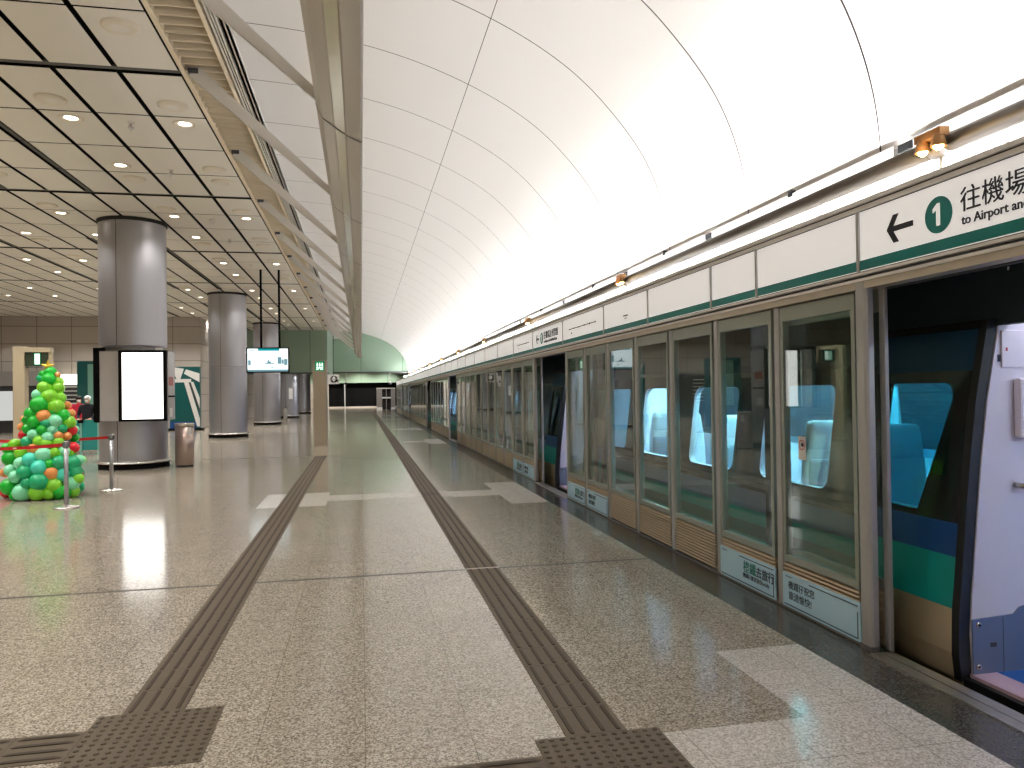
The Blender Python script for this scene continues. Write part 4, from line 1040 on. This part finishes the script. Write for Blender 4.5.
def car(label, ya, yb, doors, wins, near):
    r = thing('train_car', label, 'train', (0, ya, 0), group='carriages of the standing train')
    ys = {ya, yb}
    for a, c in doors: ys |= {a, c}
    for a, c in wins: ys |= {a, c}
    ys = sorted(ys)
    b = MB()
    for y0, y1 in zip(ys, ys[1:]):
        cy = (y0 + y1) / 2
        isd = any(a < cy < c for a, c in doors); isw = any(a < cy < c for a, c in wins)
        for z0, z1 in zip(ZL, ZL[1:]):
            cz = (z0 + z1) / 2
            if isd and -.03 < cz < 1.945: continue
            if isw and .83 < cz < 1.63: continue
            x0, x1 = bx(z0), bx(z1)
            b.quad((x0, y0 - ya, z0), (x0, y1 - ya, z0), (x1, y1 - ya, z1), (x1, y0 - ya, z1), band(cz))
            b.quad((x0 + .07, y0 - ya, z0), (x0 + .07, y1 - ya, z0), (x1 + .07, y1 - ya, z1), (x1 + .07, y0 - ya, z1), 'int_white' if -.03 < cz < 2.3 else 'dark')
    for a, c in doors + wins:
        isd = (a, c) in doors
        zs = [z for z in ZL if (-.03 <= z <= 1.945 if isd else .83 <= z <= 1.63)]
        for e in (a, c):
            for z0, z1 in zip(zs, zs[1:]): b.quad((bx(z0), e - ya, z0), (bx(z0) + .07, e - ya, z0), (bx(z1) + .07, e - ya, z1), (bx(z1), e - ya, z1), 'rubber')
        for z in (zs[0], zs[-1]): b.quad((bx(z), a - ya, z), (bx(z) + .07, a - ya, z), (bx(z) + .07, c - ya, z), (bx(z), c - ya, z), 'rubber')
    # roof, far side and ends
    b.quad((4.35, 0, 3.0), (4.35, yb - ya, 3.0), (6.0, yb - ya, 3.0), (6.0, 0, 3.0), 'train_roof')
    b.quad((6.3, 0, -.5), (6.3, yb - ya, -.5), (6.0, yb - ya, 3.0), (6.0, 0, 3.0), 'train_roof')
    for e in (0, yb - ya): b.poly([(x, e, z) for z, x in BODY] + [(6.0, e, 3.0), (6.3, e, -.5)], 'dark')
    b.build('body_shell', r)
    # interior
    b = MB()
    b.box(3.42, 6.2, .1, yb - ya - .1, -.08, -.03, 'carpet_blue'); b.box(3.70, 6.1, .1, yb - ya - .1, 2.3, 2.34, 'int_white')
    for q in range(int((yb - ya) / 2.9)):
        b.box(6.15, 6.19, .4 + 2.9 * q, 2.9 + 2.9 * q, -.03, .8, 'int_white'); b.box(6.12, 6.19, .1 + 2.9 * q, .5 + 2.9 * q, .8, 2.3, 'int_white'); b.box(6.18, 6.2, .5 + 2.9 * q, 3.0 + 2.9 * q, .8, 1.7, 'far_window'); b.box(6.10, 6.19, .1 + 2.9 * q, 3.0 + 2.9 * q, 1.7, 2.3, 'int_white')
    b.build('interior_lining', r)
    b = MB()
    for q in range(int((yb - ya) / 3)):
        q0, q1 = .5 + 3 * q, 2.9 + 3 * q
        vest = any(c0 - .6 < ya + (q0 + q1) / 2 < c1 + .9 for c0, c1 in doors)
        for x in (3.95, 5.4): b.box(x, x + .10, q0, q1, 2.275, 2.298, 'train_lamp_dim' if vest else 'train_lamp')
    b.build('lamp_strip', r)
    # windows
    for a, c in wins:
        P = rounded(a + .012, c - .012, .835, 1.625)
        o = None
        b = MB(); n = len(P); b.v += [(bx(z) + .010, y - ya, z) for y, z in P] + [(bx(z) + .022, y - ya, z) for y, z in P]
        b.face(range(n), 'train_glass'); b.face(range(n, 2 * n), 'train_glass')
        for i in range(n): j = (i + 1) % n; b.face((i, j, n + j, n + i), 'train_glass')
        pane = b.build('window_pane', r)
        b = MB(); Q = rounded(a - .035, c + .035, .80, 1.66, .11)
        P2 = rounded(a + .016, c - .016, .84, 1.62)
        b.v += [(bx(z) - .004, y - ya, z) for y, z in Q] + [(bx(z) - .004, y - ya, z) for y, z in P2] + [(bx(z) + .06, y - ya, z) for y, z in P2]
        for i in range(n): j = (i + 1) % n; b.face((i, j, n + j, n + i), 'train_black'); b.face((n + i, n + j, 2 * n + j, 2 * n + i), 'int_white')
        b.build('window_surround', r)
    b = MB()
    for (ka, kc) in [(p[1] + .02, q[0] - .02) for p, q in zip(doors, doors[1:])]:
        for z0, z1 in ((.735, .775),): b.quad((bx(z0) - .006, ka + .9 - ya, z0), (bx(z0) - .006, kc - .9 - ya, z0), (bx(z1) - .006, kc - .9 - ya, z1), (bx(z1) - .006, ka + .9 - ya, z1), 'rubber')
        b.build('belt_moulding', r)
    # doors: a plug leaf slid along the outside on each side, rubber jamb
    for a, c in doors:
        for y0, y1, edge in ((c + .03, c + .88, 'n'), (a - .88, a - .03, 'f')):
            b = MB(); off = -.055
            zs = [-.06, .08, .2, .33, .42, .53, .62, .70, .81, .83, 1.0, 1.15, 1.33, 1.52, 1.62, 1.69, 1.80, 1.93, 1.98]
            wa, wb = y0 + .14, y1 - .14
            for z0, z1 in zip(zs, zs[1:]):
                cz = (z0 + z1) / 2
                m = 'train_tan' if cz < .33 else 'train_teal' if cz < .62 else 'train_blue' if cz < .81 else 'train_black' if cz < 1.69 else 'train_navy' if cz < 1.93 else 'train_black'
                segs = [(y0, y1)] if not .83 < cz < 1.62 else [(y0, wa), (wb, y1)]
                for p, q in segs:
                    for o_ in (off, off + .04): b.quad((bx(z0) + o_, p - ya, z0), (bx(z0) + o_, q - ya, z0), (bx(z1) + o_, q - ya, z1), (bx(z1) + o_, p - ya, z1), m)
                for e in (y0, y1): b.quad((bx(z0) + off, e - ya, z0), (bx(z0) + off + .04, e - ya, z0), (bx(z1) + off + .04, e - ya, z1), (bx(z1) + off, e - ya, z1), 'rubber')
            dl = b.build('door_leaf', r)
            b = MB()
            for z0, z1 in zip(zs, zs[1:]):
                if not .83 <= (z0 + z1) / 2 <= 1.62: continue
                for o_ in (off + .01, off + .02): b.quad((bx(z0) + o_, wa - ya, z0), (bx(z0) + o_, wb - ya, z0), (bx(z1) + o_, wb - ya, z1), (bx(z1) + o_, wa - ya, z1), 'dark_glass')
            o = b.build('door_window', r); o.parent = dl
            b = MB()
            P3 = [(y0 + .13, 1.62), (y0 + .13, .82), (y0 + .37, .82)] if edge == 'n' else [(y1 - .13, 1.62), (y1 - .13, .82), (y1 - .37, .82)]
            b.v += [(bx(z) + off + .004, t - ya, z) for t, z in P3] + [(bx(z) + off + .008, t - ya, z) for t, z in P3]
            for q in ((0, 1, 2), (3, 5, 4), (0, 1, 4, 3), (1, 2, 5, 4), (2, 0, 3, 5)): b.face(q, 'train_black')
            o = b.build('slanted_surround', r); o.parent = dl
            b = MB(); e = y0 if edge == 'n' else y1
            p, q = (e - ya - .035, e - ya + .02) if edge == 'n' else (e - ya - .02, e - ya + .035)
            for z0, z1 in zip(zs, zs[1:]):
                a0_, a1_, c0_, c1_ = bx(z0) + off - .012, bx(z0) + off + .05, bx(z1) + off - .012, bx(z1) + off + .05
                b.quad((a0_, p, z0), (a0_, q, z0), (c0_, q, z1), (c0_, p, z1), 'rubber'); b.quad((a1_, p, z0), (a1_, q, z0), (c1_, q, z1), (c1_, p, z1), 'rubber')
                for t in (p, q): b.quad((a0_, t, z0), (a1_, t, z0), (c1_, t, z1), (c0_, t, z1), 'rubber')
            o = b.build('edge_seal', r); o.parent = dl
        b = MB(); b.box(3.335, 3.50, a - ya, c - ya, -.05, -.02, 'sill_pink'); b.box(3.30, 3.335, a - ya, c - ya, -.09, -.04, 'rubber'); b.build('door_sill', r)
        # white partition beside the doorway, with lockers, grab handle and kick plate
        for yp, sgn in ((c - .012, -1),):
            b = MB(); P = [(bx(z) + .003, z) for z in (-.02, .2, .42, .53, .78, 1.15, 1.52, 1.75, 1.94)] + [(bx(1.94) + .08, 1.95), (bx(1.94) + .08, 2.28), (4.75, 2.28), (4.75, -.02)]
            b.prism(P, yp - ya + .0, yp - ya + .011, 'int_white'); pt = b.build('partition', r)
            if near:
                b = MB(); b.bbox(3.575, 3.78, yp - ya - .012, yp - ya, 1.70, 1.915, 'int_box', .005); b.build('locker', pt)
                b = MB(); b.bbox(3.655, 4.0, yp - ya - .05, yp - ya, 1.30, 1.64, 'int_box', .012); b.build('locker', pt)
                b = MB(); b.tube([(3.655, yp - ya, 1.03), (3.655, yp - ya - .05, 1.03), (3.80, yp - ya - .055, 1.035), (3.95, yp - ya - .05, 1.04), (3.95, yp - ya, 1.04)], .016, 'steel_bright', 10); b.build('grab_handle', pt)
                b = MB(); b.prism([(bx(0) + .005, -.02), (bx(.28) + .005, .285), (3.62, .30), (3.66, .335), (3.74, .355), (4.2, .36), (4.2, -.02)], yp - ya - .008, yp - ya, 'kick')
                b.box(3.545, 3.548, yp - ya - .0095, yp - ya - .008, -.03, .29, 'dgrey'); b.build('kick_plate', pt)
                b = MB()
                for x, z in ((3.385, .255), (3.38, .02)):
                    b = MB(); b.lathe([(.016, 0), (.016, .004), (0, .004)], 'steel_bright', (0, 0), 14); b.v[-42:] = [(x + p[0], yp - ya - .008 - p[2], z + p[1]) for p in b.v[-42:]]; b.box(x - .006, x + .006, yp - ya - .0135, yp - ya - .012, z - .006, z + .006, 'black'); b.build('screw', pt)
                b = MB(); b.box(3.555, 3.575, yp - ya - .003, yp - ya, 1.735, 1.775, 'poster_navy'); b.build('sticker', pt)
                b = MB(); b.box(3.60, 3.612, yp - ya - .014, yp - ya - .012, 1.795, 1.815, 'red'); b.build('sticker', pt)
                b = MB(); b.box(3.46, 3.50, yp - ya - .01, yp - ya - .008, .125, .15, 'dgrey'); b.build('nameplate', pt)
            else:
                b = MB(); b.prism([(bx(0) + .065, -.03), (bx(.28) + .062, .285), (4.2, .36), (4.2, -.03)], yp - ya - .008, yp - ya, 'kick'); b.build('kick_plate', pt)
        b = MB(); q = a - .05; P = [(bx(-.03) + .06, -.03), (bx(1.15) + .06, 1.15), (bx(2.3) + .06, 2.28), (4.75, 2.28), (4.75, -.03)]; b.prism(P, q - ya - .05, q - ya, 'int_white'); b.build('partition', r)
    return r
WIN1 = [(3.84, 4.55), (4.97, 5.97), (6.42, 7.40), (7.85, 8.82), (9.30, 10.2)]
D1 = door_ranges(DOORS[:2])
car('nearest train carriage, its white lit inside seen through the open doorway', -1.2, 17.6, D1, WIN1 + [(14.4, 15.4), (15.9, 16.8)], True)
car('second train carriage, hidden mostly by reflections in the screens', 18.4, 40.0, door_ranges(DOORS[2:4]), [(27.4 + 1.44 * k, 28.4 + 1.44 * k) for k in range(4)], False)
car('third and farthest train carriage down the platform', 40.8, 62.0, door_ranges(DOORS[4:6]), [(50.2 + 1.44 * k, 51.2 + 1.44 * k) for k in range(4)], False)
# seats inside the first carriage
def seat(loc, rz):
    r = thing('carriage_chair', '', 'train seat', loc, rz, group='pale seats inside the lit carriage')
    bm = bmesh.new(); bmesh.ops.create_cube(bm, size=1)
    for v in bm.verts: v.co = Vector((v.co.x * .46, v.co.y * .12 + .02 + (.06 if v.co.z > 0 else 0), v.co.z * .66 + .78))
    bmesh.ops.bevel(bm, geom=bm.edges[:], offset=.05, segments=4, affect='EDGES', profile=.6)
    b = MB(); b.add_bm(bm, 'seat', True); b.build('backrest', r)
    b = MB(); b.bbox(-.215, .215, .085, .15, .38, 1.02, 'seat_blue', .03); b.build('back_shell', r)
    b = MB(); b.bbox(-.235, .235, -.46, .04, .34, .48, 'seat', .045); b.build('cushion', r)
    bm = bmesh.new(); bmesh.ops.create_cube(bm, size=1)
    for v in bm.verts: v.co = Vector((v.co.x * (.36 if v.co.z > 0 else .44), v.co.y * .13 + .07, v.co.z * .26 + 1.20))
    bmesh.ops.bevel(bm, geom=bm.edges[:], offset=.055, segments=4, affect='EDGES', profile=.6)
    b = MB(); b.add_bm(bm, 'seat', True); b.build('headrest', r)
    b = MB(); b.box(-.20, .20, -.35, .0, -.025, .34, 'seat_blue'); b.build('pedestal', r)
    return r
st = None
SEATS = [(3.80, 4.70, 0, 'pale train seat at the near edge of the window beside the nearest doorway'), (3.80, 5.62, pi, 'pale train seat facing the camera in the window beside the nearest doorway'),
         (3.80, 6.55, 0, 'pale train seat with its back to the camera, right part of second lit window'), (3.80, 7.28, pi, 'pale train seat in the left part of the second lit window from the doorway'),
         (3.80, 8.27, 0, 'pale train seat in the right part of the third lit window'), (3.80, 8.95, pi, 'pale train seat in the left part of the third lit window')]
for x, y, a, lab in SEATS:
    if st is None: st = seat((x, y, 0), a); st['label'] = lab
    else: dup(st, (x, y, 0), lab, rz=a)
b = MB(); P = rounded(9.28, 10.22, .82, 1.64); n = len(P)
b.v += [(bx(z) + .075, y - 9.2, z) for y, z in P] + [(bx(z) + .085, y - 9.2, z) for y, z in P]
b.face(range(n), 'blind'); b.face(range(n, 2 * n), 'blind')
for i in range(n): j = (i + 1) % n; b.face((i, j, n + j, n + i), 'blind')
o = b.build('window_blind', loc=(0, 9.2, 0)); tag(o, 'plain white blind filling the fourth lit train window', 'blind')

# ------------------------------------------------------------------ light and picture
w = bpy.data.worlds.new('world'); S.world = w; w.use_nodes = True
bg = w.node_tree.nodes['Background']; bg.inputs['Color'].default_value = (.8, .82, .85, 1); bg.inputs['Strength'].default_value = .05
S.view_settings.view_transform = 'Standard'; S.view_settings.look = 'None'; S.view_settings.gamma = 1; S.view_settings.use_curve_mapping = False
S.view_settings.exposure = EXPO
cy_ = S.cycles
cy_.use_denoising = True; cy_.max_bounces = 10; cy_.diffuse_bounces = 5; cy_.glossy_bounces = 5; cy_.transparent_max_bounces = 24; cy_.sample_clamp_indirect = 6
cy_.caustics_reflective = False; cy_.caustics_refractive = False
